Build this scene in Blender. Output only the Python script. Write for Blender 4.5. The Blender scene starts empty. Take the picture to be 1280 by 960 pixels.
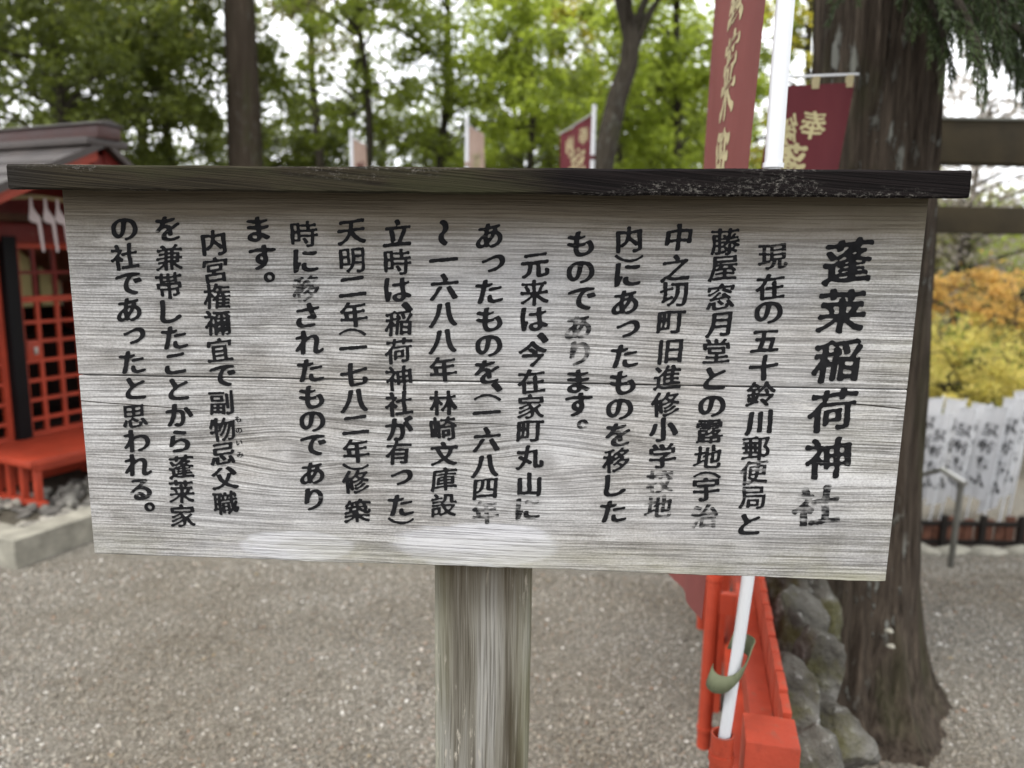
import bpy, bmesh, math, random
import numpy as np
from mathutils import Vector, Matrix, noise as mn

random.seed(7)
rng = np.random.default_rng(7)
S = bpy.context.scene
COL = S.collection

# ------------------------------------------------------------------ camera
FPX, EYE = 950.0, 1.55
PITCH, ROLL = math.radians(9.5), math.radians(1.0)
_f = Vector((0, math.cos(PITCH), -math.sin(PITCH)))
_u = Vector((0, math.sin(PITCH), math.cos(PITCH)))
_r = Vector((1, 0, 0))
CX = _r * math.cos(ROLL) + _u * math.sin(ROLL)
CY = _u * math.cos(ROLL) - _r * math.sin(ROLL)
cam = bpy.data.cameras.new('camera')
cam_o = bpy.data.objects.new('camera', cam)
COL.objects.link(cam_o)
S.camera = cam_o
cam.sensor_width = 36
cam.lens = FPX / 1280 * 36
cam.clip_start = 0.02
cam.clip_end = 400
M = Matrix((CX, CY, -_f)).transposed().to_4x4()
M.translation = (0, 0, EYE)
cam_o.matrix_world = M
cam.dof.use_dof = True
cam.dof.focus_distance = 0.86
cam.dof.aperture_fstop = 4.0

def ray(x, y):
    """direction (unit depth) through a point of the survey photograph, used to measure where things stand"""
    return _f + CX * ((x - 640) / FPX) + CY * ((480 - y) / FPX)
def atz(x, y, h):
    d = ray(x, y); return Vector((0, 0, EYE)) + d * ((h - EYE) / d.z)
def atd(x, y, Y):
    d = ray(x, y); return Vector((0, 0, EYE)) + d * (Y / d.y)

# ------------------------------------------------------------------ sky and sun (bright overcast)
SUN_EL, SUN_AZ = math.radians(64), math.radians(222)     # azimuth clockwise from +Y: behind, a little left
W = bpy.data.worlds.new('World'); S.world = W; W.use_nodes = True
wt = W.node_tree; wt.nodes.clear()
sky = wt.nodes.new('ShaderNodeTexSky'); sky.sky_type = 'NISHITA'; sky.sun_disc = False
sky.sun_elevation = SUN_EL; sky.sun_rotation = SUN_AZ; sky.dust_density = 2.0
tc = wt.nodes.new('ShaderNodeTexCoord')
cn = wt.nodes.new('ShaderNodeTexNoise'); cn.inputs['Scale'].default_value = 2.6; cn.inputs['Detail'].default_value = 6
wt.links.new(tc.outputs['Generated'], cn.inputs['Vector'])
cr = wt.nodes.new('ShaderNodeValToRGB')
cr.color_ramp.elements[0].position = 0.28; cr.color_ramp.elements[0].color = (.72, .72, .72, 1)
cr.color_ramp.elements[1].position = 0.52; cr.color_ramp.elements[1].color = (1, 1, 1, 1)
wt.links.new(cn.outputs['Fac'], cr.inputs['Fac'])
cm = wt.nodes.new('ShaderNodeMixRGB'); cm.inputs['Color2'].default_value = (8.0, 8.1, 8.3, 1)
wt.links.new(cr.outputs['Color'], cm.inputs['Fac']); wt.links.new(sky.outputs['Color'], cm.inputs['Color1'])
bg = wt.nodes.new('ShaderNodeBackground'); bg.inputs['Strength'].default_value = 0.12
wo = wt.nodes.new('ShaderNodeOutputWorld')
wt.links.new(cm.outputs['Color'], bg.inputs['Color']); wt.links.new(bg.outputs['Background'], wo.inputs['Surface'])

sl = bpy.data.lights.new('sun', 'SUN'); sl.energy = 1.5; sl.angle = math.radians(14); sl.color = (1, .96, .9)
so = bpy.data.objects.new('sun', sl); COL.objects.link(so)
sd = Vector((math.sin(SUN_AZ) * math.cos(SUN_EL), math.cos(SUN_AZ) * math.cos(SUN_EL), math.sin(SUN_EL)))
so.rotation_euler = sd.to_track_quat('Z', 'Y').to_euler()

S.view_settings.view_transform = 'Standard'
S.view_settings.look = 'None'
S.view_settings.exposure = 1.52
S.view_settings.gamma = 1
S.render.engine = 'CYCLES'
S.cycles.max_bounces = 6
S.cycles.diffuse_bounces = 3
S.cycles.glossy_bounces = 2
S.cycles.transparent_max_bounces = 8
S.cycles.use_denoising = True

# ------------------------------------------------------------------ object helpers
def tag(o, label=None, cat=None, group=None, kind=None):
    if label: o['label'] = label
    if cat: o['category'] = cat
    if group: o['group'] = group
    if kind: o['kind'] = kind
    return o

def empty(name, loc=(0, 0, 0), rz=0.0, label=None, cat=None, group=None):
    o = bpy.data.objects.new(name, None); COL.objects.link(o)
    o.location = loc; o.rotation_euler = (0, 0, rz); o.empty_display_size = .1
    return tag(o, label, cat, group)

def link(name, me, parent=None, mat=None):
    if mat is not None and not me.materials: me.materials.append(mat)
    o = bpy.data.objects.new(name, me); COL.objects.link(o)
    if parent: o.parent = parent
    return o

def obj(name, verts, faces, mat, parent=None, smooth=False, attrs=None):
    me = bpy.data.meshes.new(name)
    me.from_pydata([tuple(v) for v in verts], [], faces)
    if smooth: me.polygons.foreach_set('use_smooth', [True] * len(me.polygons))
    for k, a in (attrs or {}).items():
        at = me.attributes.new(k, 'FLOAT', 'POINT'); at.data.foreach_set('value', np.asarray(a, dtype=np.float32))
    me.update()
    return link(name, me, parent, mat)

def npobj(name, V, F, mat, parent=None, smooth=False, attrs=None):
    """numpy mesh; F is an (n,k) array"""
    me = bpy.data.meshes.new(name)
    V = np.asarray(V, dtype=np.float32); F = np.asarray(F, dtype=np.int32); k = F.shape[1]
    me.vertices.add(len(V)); me.vertices.foreach_set('co', V.ravel())
    me.loops.add(F.size); me.loops.foreach_set('vertex_index', F.ravel())
    me.polygons.add(len(F)); me.polygons.foreach_set('loop_start', np.arange(0, F.size, k, dtype=np.int32))
    me.polygons.foreach_set('loop_total', np.full(len(F), k, dtype=np.int32))
    if smooth: me.polygons.foreach_set('use_smooth', np.ones(len(F), dtype=bool))
    me.update(calc_edges=True)
    for kk, a in (attrs or {}).items():
        at = me.attributes.new(kk, 'FLOAT', 'POINT'); at.data.foreach_set('value', np.asarray(a, dtype=np.float32))
    return link(name, me, parent, mat)

class MB:
    def __init__(s): s.v = []; s.f = []
    def add(s, v, f):
        n = len(s.v); s.v += [tuple(p) for p in v]; s.f += [tuple(i + n for i in q) for q in f]; return s
    def box(s, x0, x1, y0, y1, z0, z1, T=None):
        v = [Vector((x, y, z)) for z in (z0, z1) for y in (y0, y1) for x in (x0, x1)]
        if T is not None: v = [T @ p for p in v]
        return s.add(v, [(0, 2, 3, 1), (4, 5, 7, 6), (0, 1, 5, 4), (1, 3, 7, 5), (3, 2, 6, 7), (2, 0, 4, 6)])
    def tube(s, path, rad, seg=12, caps=True):
        path = [Vector(p) for p in path]; n = len(path)
        if not hasattr(rad, '__len__'): rad = [rad] * n
        base = len(s.v); ref = None
        for i, p in enumerate(path):
            t = (path[min(i + 1, n - 1)] - path[max(i - 1, 0)]).normalized()
            if ref is None: ref = t.orthogonal().normalized()
            a = (ref - t * ref.dot(t)).normalized(); ref = a; b = t.cross(a)
            for k in range(seg):
                q = 2 * math.pi * k / seg
                s.v.append(tuple(p + (a * math.cos(q) + b * math.sin(q)) * rad[i]))
        for i in range(n - 1):
            for k in range(seg):
                k2 = (k + 1) % seg
                s.f.append((base + i * seg + k, base + i * seg + k2, base + (i + 1) * seg + k2, base + (i + 1) * seg + k))
        if caps:
            s.f.append(tuple(base + k for k in reversed(range(seg))))
            s.f.append(tuple(base + (n - 1) * seg + k for k in range(seg)))
        return s
    def build(s, name, mat, parent=None, smooth=False, bevel=0, bseg=2, attrs=None):
        o = obj(name, s.v, s.f, mat, parent, smooth, attrs)
        if bevel:
            bm = bmesh.new(); bm.from_mesh(o.data)
            bmesh.ops.bevel(bm, geom=list(bm.edges), offset=bevel, segments=bseg, affect='EDGES', profile=.6)
            bm.to_mesh(o.data); bm.free()
        if smooth or bevel:
            try: o.data.set_sharp_from_angle(angle=math.radians(40))
            except Exception: pass
            if not smooth: o.data.polygons.foreach_set('use_smooth', [True] * len(o.data.polygons))
        return o

def smoothstep(a, b, x):
    t = np.clip((x - a) / (b - a), 0, 1); return t * t * (3 - 2 * t)

# ------------------------------------------------------------------ material helpers
ALB = .62     # overall reflectance level of the mixed colours below
class Mat:
    def __init__(s, name, rough=.8, spec=.3):
        s.m = bpy.data.materials.new(name); s.m.use_nodes = True; s.t = s.m.node_tree; s.t.nodes.clear()
        s.out = s.t.nodes.new('ShaderNodeOutputMaterial')
        s.b = s.t.nodes.new('ShaderNodeBsdfPrincipled')
        s.t.links.new(s.b.outputs[0], s.out.inputs['Surface'])
        s.b.inputs['Roughness'].default_value = rough
        s.b.inputs['Specular IOR Level'].default_value = spec
        s.tc = s.t.nodes.new('ShaderNodeTexCoord')
    def set(s, sock, v):
        if isinstance(v, bpy.types.NodeSocket): s.t.links.new(v, sock)
        elif isinstance(v, (tuple, list)):
            v = tuple(v)
            sock.default_value = v + (1,) if (sock.type == 'RGBA' and len(v) == 3) else v
        elif v is not None: sock.default_value = v
    def obj(s): return s.tc.outputs['Object']
    def map(s, vec, scale=(1, 1, 1), loc=(0, 0, 0)):
        n = s.t.nodes.new('ShaderNodeMapping'); s.set(n.inputs['Vector'], vec)
        n.inputs['Scale'].default_value = scale; n.inputs['Location'].default_value = loc
        return n.outputs[0]
    def noise(s, vec, scale=1, detail=3, rough=.5, dist=0, out='Fac'):
        n = s.t.nodes.new('ShaderNodeTexNoise'); s.set(n.inputs['Vector'], vec)
        n.inputs['Scale'].default_value = scale; n.inputs['Detail'].default_value = detail
        n.inputs['Roughness'].default_value = rough; n.inputs['Distortion'].default_value = dist
        return n.outputs[out]
    def voro(s, vec, scale=1, out='Color', feature='F1', rnd=1):
        n = s.t.nodes.new('ShaderNodeTexVoronoi'); s.set(n.inputs['Vector'], vec); n.feature = feature
        n.inputs['Scale'].default_value = scale; n.inputs['Randomness'].default_value = rnd
        return n.outputs[out]
    def math(s, op, a, b=None, c=None, clamp=False):
        n = s.t.nodes.new('ShaderNodeMath'); n.operation = op; n.use_clamp = clamp
        s.set(n.inputs[0], a)
        if b is not None: s.set(n.inputs[1], b)
        if c is not None: s.set(n.inputs[2], c)
        return n.outputs[0]
    def rng(s, v, a, b, lo=0., hi=1., smooth=False):
        n = s.t.nodes.new('ShaderNodeMapRange'); n.clamp = True
        if smooth: n.interpolation_type = 'SMOOTHSTEP'
        s.set(n.inputs[0], v)
        for i, x in enumerate((a, b, lo, hi)): n.inputs[i + 1].default_value = x
        return n.outputs[0]
    def ramp(s, fac, stops):
        n = s.t.nodes.new('ShaderNodeValToRGB'); s.set(n.inputs[0], fac)
        e = n.color_ramp.elements
        while len(e) < len(stops): e.new(.5)
        for q, (p, c) in zip(e, stops): q.position = p; q.color = tuple(c) + (1,) if len(c) == 3 else c
        return n.outputs[0]
    def mix(s, fac, a, b, mode='MIX'):
        n = s.t.nodes.new('ShaderNodeMixRGB'); n.blend_type = mode
        s.set(n.inputs[0], fac); s.set(n.inputs[1], a); s.set(n.inputs[2], b)
        return n.outputs[0]
    def sep(s, v):
        n = s.t.nodes.new('ShaderNodeSeparateXYZ'); s.set(n.inputs[0], v); return n.outputs
    def comb(s, x, y, z):
        n = s.t.nodes.new('ShaderNodeCombineXYZ'); s.set(n.inputs[0], x); s.set(n.inputs[1], y); s.set(n.inputs[2], z); return n.outputs[0]
    def attr(s, name, out='Fac'):
        n = s.t.nodes.new('ShaderNodeAttribute'); n.attribute_name = name; return n.outputs[out]
    def bump(s, h, strength=.5, dist=.01, prev=None):
        n = s.t.nodes.new('ShaderNodeBump'); s.set(n.inputs['Height'], h)
        n.inputs['Strength'].default_value = strength; n.inputs['Distance'].default_value = dist
        if prev is not None: s.set(n.inputs['Normal'], prev)
        s.t.links.new(n.outputs[0], s.b.inputs['Normal']); return n.outputs[0]
    def color(s, c): s.set(s.b.inputs['Base Color'], s.mix(1., c, (ALB, ALB, ALB), 'MULTIPLY')); return s
    def rough(s, c): s.set(s.b.inputs['Roughness'], c); return s

# ---- sign board frame (a true rectangle: measured width .948 m, height .43 m below the cap)
_c = [ray(78, 240), ray(1160, 255), ray(1106, 727), ray(118, 692)]
_A = np.array([list(_c[0]), list(-_c[1]), list(_c[2]), list(-_c[3])]).T
_t = np.linalg.svd(_A)[2][-1]; _t = _t / _t.mean() * .87
_p = [Vector((0, 0, EYE)) + _c[i] * float(_t[i]) for i in range(4)]
BX = (_p[1] - _p[0]).normalized()
BN = BX.cross((_p[3] - _p[0])).normalized()          # points away from the camera or to it, fixed below
if BN.y < 0: BN = -BN
BZ = BX.cross(BN).normalized()
if BZ.z < 0: BZ = -BZ
BM = Matrix((BX, BN, BZ)).transposed().to_4x4(); BM.translation = _p[0]
BMI = BM.inverted()
BW, BH = (_p[1] - _p[0]).length, (_p[3] - _p[0]).length
def bl(x, y, yy=0.0):
    """survey point -> sign frame (x along, z up) on the plane yy behind the face"""
    o = BMI @ Vector((0, 0, EYE)); d = BMI.to_3x3() @ ray(x, y); q = o + d * ((yy - o.y) / d.y); return q

# ------------------------------------------------------------------ materials
def wood_face():
    m = Mat('weathered_cedar_face', .9, .08)
    x, y, z = m.sep(m.obj())
    zz = z
    for kx, ky, a, b, k in ((*bl(362, 568).xz, .080, .034, .60), (*bl(672, 578).xz, .100, .038, .60), (*bl(1010, 590).xz, .16, .03, .35), (*bl(180, 420).xz, .2, .04, -.2)):
        dx = m.math('SUBTRACT', x, kx); dz = m.math('SUBTRACT', z, ky)
        e = m.math('ADD', m.math('POWER', m.math('ABSOLUTE', m.math('DIVIDE', dx, a)), 1.7), m.math('POWER', m.math('DIVIDE', dz, b), 2.))
        e = m.math('EXPONENT', m.math('MULTIPLY', e, -1.))
        zz = m.math('SUBTRACT', zz, m.math('MULTIPLY', m.math('MULTIPLY', dz, e), k))
        # broad lift of the grain above and below the knot
        e2 = m.math('ADD', m.math('POWER', m.math('DIVIDE', dx, a * 1.7), 2.), m.math('POWER', m.math('DIVIDE', dz, b * 2.6), 2.))
        e2 = m.math('EXPONENT', m.math('MULTIPLY', e2, -1.))
        zz = m.math('SUBTRACT', zz, m.math('MULTIPLY', m.math('MULTIPLY', dz, e2), .35 * k))
    w = m.noise(m.map(m.obj(), (2.2, 1, 4.)), 1, 2, .5)
    zz = m.math('ADD', zz, m.math('MULTIPLY', m.math('SUBTRACT', w, .5), .012))
    def lay(sx, sz, det, rough=.55, off=0.):
        return m.noise(m.comb(m.math('MULTIPLY', x, sx), off, m.math('MULTIPLY', zz, sz)), 1, det, rough)
    g1 = lay(4.0, 400., 4., .66)          # growth lines
    g2 = lay(9., 900., 3., .7, 5.)   # fine fibres
    g3 = lay(1.6, 28., 3., .5, 9.)   # broad bands
    blot = m.noise(m.map(m.obj(), (5, 1, 9)), 1, 5, .6)
    base = m.ramp(g3, [(.3, (.38, .372, .36)), (.5, (.50, .492, .482)), (.7, (.62, .613, .605))])
    base = m.mix(m.rng(blot, .42, .68, 0., .8), base, (.42, .395, .36))
    lines = m.rng(g1, .40, .50, 0., 1.)
    base = m.mix(m.math('MULTIPLY', m.math('SUBTRACT', 1., lines), .56), base, (.085, .078, .070))
    base = m.mix(m.rng(g1, .56, .68, 0., .75), base, (.70, .70, .69))
    base = m.mix(m.rng(g2, .52, .66, 0., .38), base, (.66, .65, .63))
    base = m.mix(m.rng(g2, .46, .36, 0., .55), base, (.15, .135, .12))
    b2 = m.noise(m.map(m.obj(), (22, 1, 40), (3, 0, 8)), 1, 5, .65); b3 = m.noise(m.map(m.obj(), (330, 1, 420)), 1, 3, .6)
    base = m.mix(1., base, m.ramp(b2, [(.32, (.74, .73, .72)), (.5, (1, 1, 1)), (.68, (1.18, 1.18, 1.19))]), 'MULTIPLY')
    base = m.mix(1., base, m.ramp(b3, [(.35, (.80, .80, .80)), (.65, (1.16, 1.16, 1.16))]), 'MULTIPLY')
    b4 = m.noise(m.map(m.obj(), (4.5, 1, 3.2), (1, 0, 2)), 1, 3, .5)
    base = m.mix(m.rng(b4, .46, .66, 0., .38), base, (.62, .62, .64))
    # bleached white scuffs where the surface has flaked
    sc = m.noise(m.map(m.obj(), (14, 1, 90)), 1, 6, .7)
    scm = m.noise(m.map(m.obj(), (3, 1, 6), (3, 0, 1)), 1, 3, .5)
    base = m.mix(m.math('MULTIPLY', m.rng(sc, .58, .68), m.rng(scm, .45, .62)), base, (.74, .72, .69))
    # brown stain below the cap with the cap's shade painted in, ragged lower edge
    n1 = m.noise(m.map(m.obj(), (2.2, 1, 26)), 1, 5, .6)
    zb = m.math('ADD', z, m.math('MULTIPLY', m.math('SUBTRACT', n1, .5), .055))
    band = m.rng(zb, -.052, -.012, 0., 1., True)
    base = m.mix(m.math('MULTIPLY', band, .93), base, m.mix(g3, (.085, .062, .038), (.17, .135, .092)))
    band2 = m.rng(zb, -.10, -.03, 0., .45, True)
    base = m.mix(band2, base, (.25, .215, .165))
    # pale sapwood ovals at the foot, and yellow-green algae along the edges
    for px, py, rx, rz in ((372, 683, .072, .019), (598, 682, .100, .029)):
        c = bl(px, py)
        e = m.math('ADD', m.math('POWER', m.math('DIVIDE', m.math('SUBTRACT', x, c.x), rx), 2.), m.math('POWER', m.math('DIVIDE', m.math('SUBTRACT', z, c.z), rz), 2.))
        e = m.math('ADD', e, m.math('MULTIPLY', m.math('SUBTRACT', g1, .5), 1.2))
        e = m.math('ADD', e, m.math('MULTIPLY', m.math('SUBTRACT', blot, .5), 1.9))
        base = m.mix(m.rng(e, 1.12, .86, 0., .70), base, m.mix(lines, (.52, .52, .54), (.78, .78, .82)))
    al = m.math('ADD', m.rng(z, -BH + .05, -BH + .004), m.rng(x, BW - .17, BW + .02, 0., .55))
    al = m.math('MULTIPLY', al, m.rng(m.noise(m.map(m.obj(), (6, 1, 18), (7, 0, 0)), 1, 5, .65), .40, .62, 0., .5))
    base = m.mix(al, base, (.40, .385, .27))
    # dark heart of the two knots, small cracks
    for kx, ky in (bl(375, 572).xz, bl(682, 582).xz):
        e = m.math('ADD', m.math('POWER', m.math('DIVIDE', m.math('SUBTRACT', x, kx), .016), 2.), m.math('POWER', m.math('DIVIDE', m.math('SUBTRACT', z, ky), .014), 2.))
        base = m.mix(m.rng(m.math('ADD', e, m.math('MULTIPLY', m.math('SUBTRACT', blot, .5), 2.)), 1.5, .1, 0., .42), base, (.15, .14, .13))
    for (xa, ya), (xb, yb), th in (((1050, 503), (1135, 511), .0011), ((560, 528), (640, 530), .0008), ((86, 500), (250, 512), .0008)):
        a, b = bl(xa, ya), bl(xb, yb)
        zl = m.math('ADD', m.math('MULTIPLY', m.math('SUBTRACT', x, a.x), (b.z - a.z) / (b.x - a.x)), a.z)
        zl = m.math('ADD', zl, m.math('MULTIPLY', m.math('SUBTRACT', blot, .5), .004))
        d = m.rng(m.math('ABSOLUTE', m.math('SUBTRACT', z, zl)), th, th * .4)
        d = m.math('MULTIPLY', d, m.math('MULTIPLY', m.rng(x, a.x, a.x + .01), m.rng(x, b.x + .005, b.x - .01)))
        base = m.mix(d, base, (.04, .035, .03))
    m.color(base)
    h = m.math('ADD', m.math('MULTIPLY', lines, 1.), m.math('MULTIPLY', g2, .8))
    m.bump(h, .75, .0011)
    return m.m

def wood_cap():
    m = Mat('blackened_cap_wood', .9, .08)
    x, y, z = m.sep(m.obj())
    zz = m.math('ADD', z, m.math('MULTIPLY', x, .085))
    zz = m.math('ADD', zz, m.math('MULTIPLY', m.math('SUBTRACT', m.noise(m.map(m.obj(), (2, 3, 3)), 1, 2), .5), .012))
    g = m.noise(m.comb(m.math('MULTIPLY', x, 4.), m.math('MULTIPLY', y, 200.), m.math('MULTIPLY', zz, 520.)), 1, 4, .65)
    right = m.rng(m.math('ADD', x, m.math('MULTIPLY', m.math('SUBTRACT', m.noise(m.map(m.obj(), (5, 5, 20)), 1, 3), .5), .5)), .42, .60)
    left = m.rng(x, .03, -.05)
    c = m.mix(right, (.040, .033, .021), (.013, .010, .010))
    c = m.mix(left, c, (.03, .028, .028))
    c2 = m.mix(right, (.012, .010, .007), (.003, .0025, .0025))
    c = m.mix(m.rng(g, .56, .42, 0., .85), c, c2)
    moss = m.rng(m.noise(m.map(m.obj(), (9, 9, 30), (2, 0, 0)), 1, 4, .6), .5, .7, 0., .7)
    c = m.mix(m.math('MULTIPLY', moss, m.math('SUBTRACT', 1., right)), c, (.040, .040, .020))
    sp = m.noise(m.map(m.obj(), (210, 210, 420)), 1, 6, .85)
    reg = m.noise(m.map(m.obj(), (5.5, 5, 26), (1.3, 0, 0)), 1, 3, .55)
    edge = m.rng(z, -.020, -.032, 0., .16)
    edge2 = m.rng(z, -.004, 0.001, 0., .10)
    reg = m.math('ADD', m.math('ADD', reg, edge), edge2)
    lich = m.math('MULTIPLY', m.rng(sp, .53, .62), m.rng(reg, .58, .72))
    c = m.mix(m.math('MULTIPLY', lich, .85), c, (.42, .39, .35))
    m.color(c); m.bump(m.math('ADD', g, m.math('MULTIPLY', lich, .6)), .9, .0015)
    return m.m

def wood_post():
    m = Mat('weathered_post_wood', .92, .06)
    x, y, z = m.sep(m.obj())
    w = m.noise(m.map(m.obj(), (6, 6, 2.2)), 1, 2)
    xx = m.math('ADD', x, m.math('MULTIPLY', m.math('SUBTRACT', w, .5), .016))
    g = m.noise(m.comb(m.math('MULTIPLY', xx, 420.), m.math('MULTIPLY', y, 120.), m.math('MULTIPLY', z, 6.)), 1, 4, .6)
    b = m.noise(m.comb(m.math('MULTIPLY', xx, 42.), m.math('MULTIPLY', y, 30.), m.math('MULTIPLY', z, 2.)), 1, 3, .55)
    c = m.ramp(b, [(.34, (.085, .072, .052)), (.5, (.215, .20, .165)), (.66, (.36, .35, .32))])
    c = m.mix(m.rng(g, .5, .36, 0., .6), c, (.06, .05, .035))
    c = m.mix(m.rng(g, .56, .7, 0., .55), c, (.45, .43, .37))
    gr = m.rng(m.math('ABSOLUTE', x), .034, .058, 0., .32)
    c = m.mix(m.math('MULTIPLY', gr, m.rng(m.noise(m.map(m.obj(), (20, 20, 4)), 1, 3), .35, .6)), c, (.17, .175, .06))
    fl = m.math('MULTIPLY', m.rng(m.noise(m.map(m.obj(), (120, 120, 22)), 1, 5, .7), .58, .66), m.rng(m.noise(m.map(m.obj(), (14, 14, 5), (4, 0, 2)), 1, 2), .52, .6))
    c = m.mix(fl, c, (.55, .50, .42))
    top = m.rng(z, -.52, -.44, 0., .45)  # shade below the board painted onto the top of the post
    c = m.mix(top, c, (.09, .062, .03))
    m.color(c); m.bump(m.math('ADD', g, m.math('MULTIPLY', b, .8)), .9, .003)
    return m.m

def ink(name, colr, scale=1.0, base_wear=.0):
    """brushed paint on a surface; paint is missing where wear passes a threshold"""
    m = Mat(name, .8, .06)
    fade = m.attr('fade')
    a = m.noise(m.map(m.obj(), (16 * scale, 16 * scale, 300 * scale)), 1, 4, .65)
    b = m.noise(m.map(m.obj(), (70 * scale, 70 * scale, 70 * scale)), 1, 3, .6)
    v = m.math('ADD', m.math('MULTIPLY', a, .62), m.math('MULTIPLY', b, .38))
    thr = m.rng(fade, 0., 1.,.30 + base_wear, .575)
    k = m.rng(m.math('SUBTRACT', v, thr), -.07, .05)
    cc = m.mix(m.rng(b, .35, .7), colr, tuple(min(1, q * 1.6 + .004) for q in colr))
    m.color(cc)
    tr = m.t.nodes.new('ShaderNodeBsdfTransparent'); mx = m.t.nodes.new('ShaderNodeMixShader')
    m.t.links.new(k, mx.inputs[0]); m.t.links.new(tr.outputs[0], mx.inputs[1]); m.t.links.new(m.b.outputs[0], mx.inputs[2])
    m.t.links.new(mx.outputs[0], m.out.inputs['Surface'])
    return m.m

def plain(name, c, rough=.6, spec=.35, var=.25, sc=8, bump=0., bs=60, metal=0.):
    m = Mat(name, rough, spec)
    n = m.noise(m.obj(), sc, 5, .6)
    c2 = tuple(q * (1 - var) for q in c); c3 = tuple(min(1, q * (1 + var)) for q in c)
    m.color(m.ramp(n, [(.3, c2), (.7, c3)]))
    m.rough(m.rng(n, .3, .7, max(0, rough - .08), min(1, rough + .08)))
    m.b.inputs['Metallic'].default_value = metal
    if bump: m.bump(m.noise(m.obj(), bs, 5, .6), bump, .004)
    return m.m

def leafmat(name, dark, light, trans=.35):
    m = Mat(name, .55, .35)
    t = m.attr('tint')
    c = m.ramp(t, [(0., dark), (1., light)])
    m.color(c)
    tr = m.t.nodes.new('ShaderNodeBsdfTranslucent'); mx = m.t.nodes.new('ShaderNodeMixShader'); mx.inputs[0].default_value = trans
    m.set(tr.inputs['Color'], m.mix(.5, m.mix(1., c, (ALB, ALB, ALB), 'MULTIPLY'), tuple(min(1, q * 1.3) for q in light)))
    m.t.links.new(m.b.outputs[0], mx.inputs[1]); m.t.links.new(tr.outputs[0], mx.inputs[2]); m.t.links.new(mx.outputs[0], m.out.inputs['Surface'])
    return m.m

def gravelmat():
    m = Mat('gravel_ground', .95, .15)
    big = m.noise(m.obj(), 1.1, 4, .55)
    mid = m.noise(m.obj(), 9, 4, .6)
    vc = m.voro(m.obj(), 120, 'Color'); vd = m.voro(m.obj(), 120, 'Distance')
    vs = m.sep(vc)[0]
    c = m.ramp(vs, [(0., (.135, .124, .106)), (.55, (.27, .25, .215)), (.9, (.39, .365, .32)), (1., (.52, .50, .46))])
    c = m.mix(m.rng(vd, .3, .6, 0., .7), c, (.085, .078, .066))
    c = m.mix(m.rng(big, .42, .62, 0., .5), c, (.20, .175, .135))
    c = m.mix(m.rng(mid, .55, .7, 0., .3), c, (.13, .118, .10))
    m.color(c); m.bump(m.math('SUBTRACT', 1., vd), .8, .006)
    return m.m

def pebblemat():
    m = Mat('gravel_pebbles', .8, .25)
    t = m.attr('tint')
    pn = m.rng(m.noise(m.obj(), 1.3, 4, .6), .40, .62, 0., 1.)
    m.color(m.mix(1., m.mix(pn, (1.08, 1.08, 1.07), (.76, .72, .66)), m.ramp(t, [(0., (.15, .135, .112)), (.35, (.245, .223, .188)), (.7, (.34, .315, .27)), (.9, (.43, .40, .34)), (.94, (.30, .19, .13)), (.97, (.62, .60, .56)), (1., (.75, .73, .69))]), 'MULTIPLY'))
    return m.m

def barkmat(name, c0, c1, lich=.4, zs=2.):
    m = Mat(name, .95, .1)
    g = m.noise(m.map(m.obj(), (48, 48, zs * 1.6)), 1, 6, .7, .5)
    h = m.noise(m.map(m.obj(), (9, 9, 1.4)), 1, 3)
    c = m.ramp(g, [(.32, c0), (.62, c1)])
    c = m.mix(m.rng(h, .45, .65, 0., .5), c, tuple(q * .55 for q in c1))
    li = m.math('MULTIPLY', m.rng(m.noise(m.map(m.obj(), (26, 26, 9)), 1, 5, .6), .57, .64), m.rng(m.noise(m.map(m.obj(), (4, 4, 2.3), (1, 2, .4)), 1, 2), .5, .62, 0., lich))
    c = m.mix(li, c, (.36, .37, .33))
    mo = m.rng(m.noise(m.map(m.obj(), (5, 5, 2), (5, 0, 3)), 1, 4, .6), .55, .72, 0., .45)
    c = m.mix(mo, c, (.075, .085, .035))
    m.color(c); m.bump(m.math('ADD', m.math('MULTIPLY', g, 1.6), li), 1., .02)
    return m.m

def rockmat():
    m = Mat('lichen_rock', .9, .2)
    n = m.noise(m.obj(), 7, 6, .65); n2 = m.noise(m.obj(), 30, 5, .7)
    c = m.ramp(n, [(.36, (.045, .04, .032)), (.5, (.14, .132, .112)), (.66, (.25, .24, .215))])
    c = m.mix(m.rng(n2, .58, .66, 0., .7), c, (.46, .46, .43))
    ms = m.rng(m.noise(m.map(m.obj(), (1, 1, 1), (3, 1, 0)), 4, 5, .6), .52, .62, 0., .8)
    c = m.mix(ms, c, m.mix(n2, (.06, .058, .02), (.16, .15, .05)))
    m.color(c); m.bump(m.math('ADD', n, m.math('MULTIPLY', n2, .9)), 1., .035)
    return m.m

def red_paint(name, c, gloss=.5):
    m = Mat(name, gloss, .35)
    n = m.noise(m.obj(), 6, 5, .6); n2 = m.noise(m.obj(), 90, 4, .7)
    cc = m.mix(m.rng(n, .35, .7), c, tuple(q * .72 for q in c))
    cc = m.mix(m.rng(n2, .60, .70, 0., .35), cc, (.50, .14, .08))
    n3 = m.noise(m.obj(), 26, 6, .75); n4 = m.noise(m.map(m.obj(), (3, 3, 3), (5, 2, 1)), 1, 3)
    cc = m.mix(m.math('MULTIPLY', m.rng(n3, .58, .64), m.rng(n4, .48, .6, 0., .75)), cc, (.22, .12, .08))
    cc = m.mix(m.rng(n3, .44, .34, 0., .35), cc, tuple(q * .4 for q in c))
    m.color(cc); m.bump(m.math('ADD', m.noise(m.obj(), 160, 4, .6), m.math('MULTIPLY', n3, 1.5)), .5, .0015)
    return m.m

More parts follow.
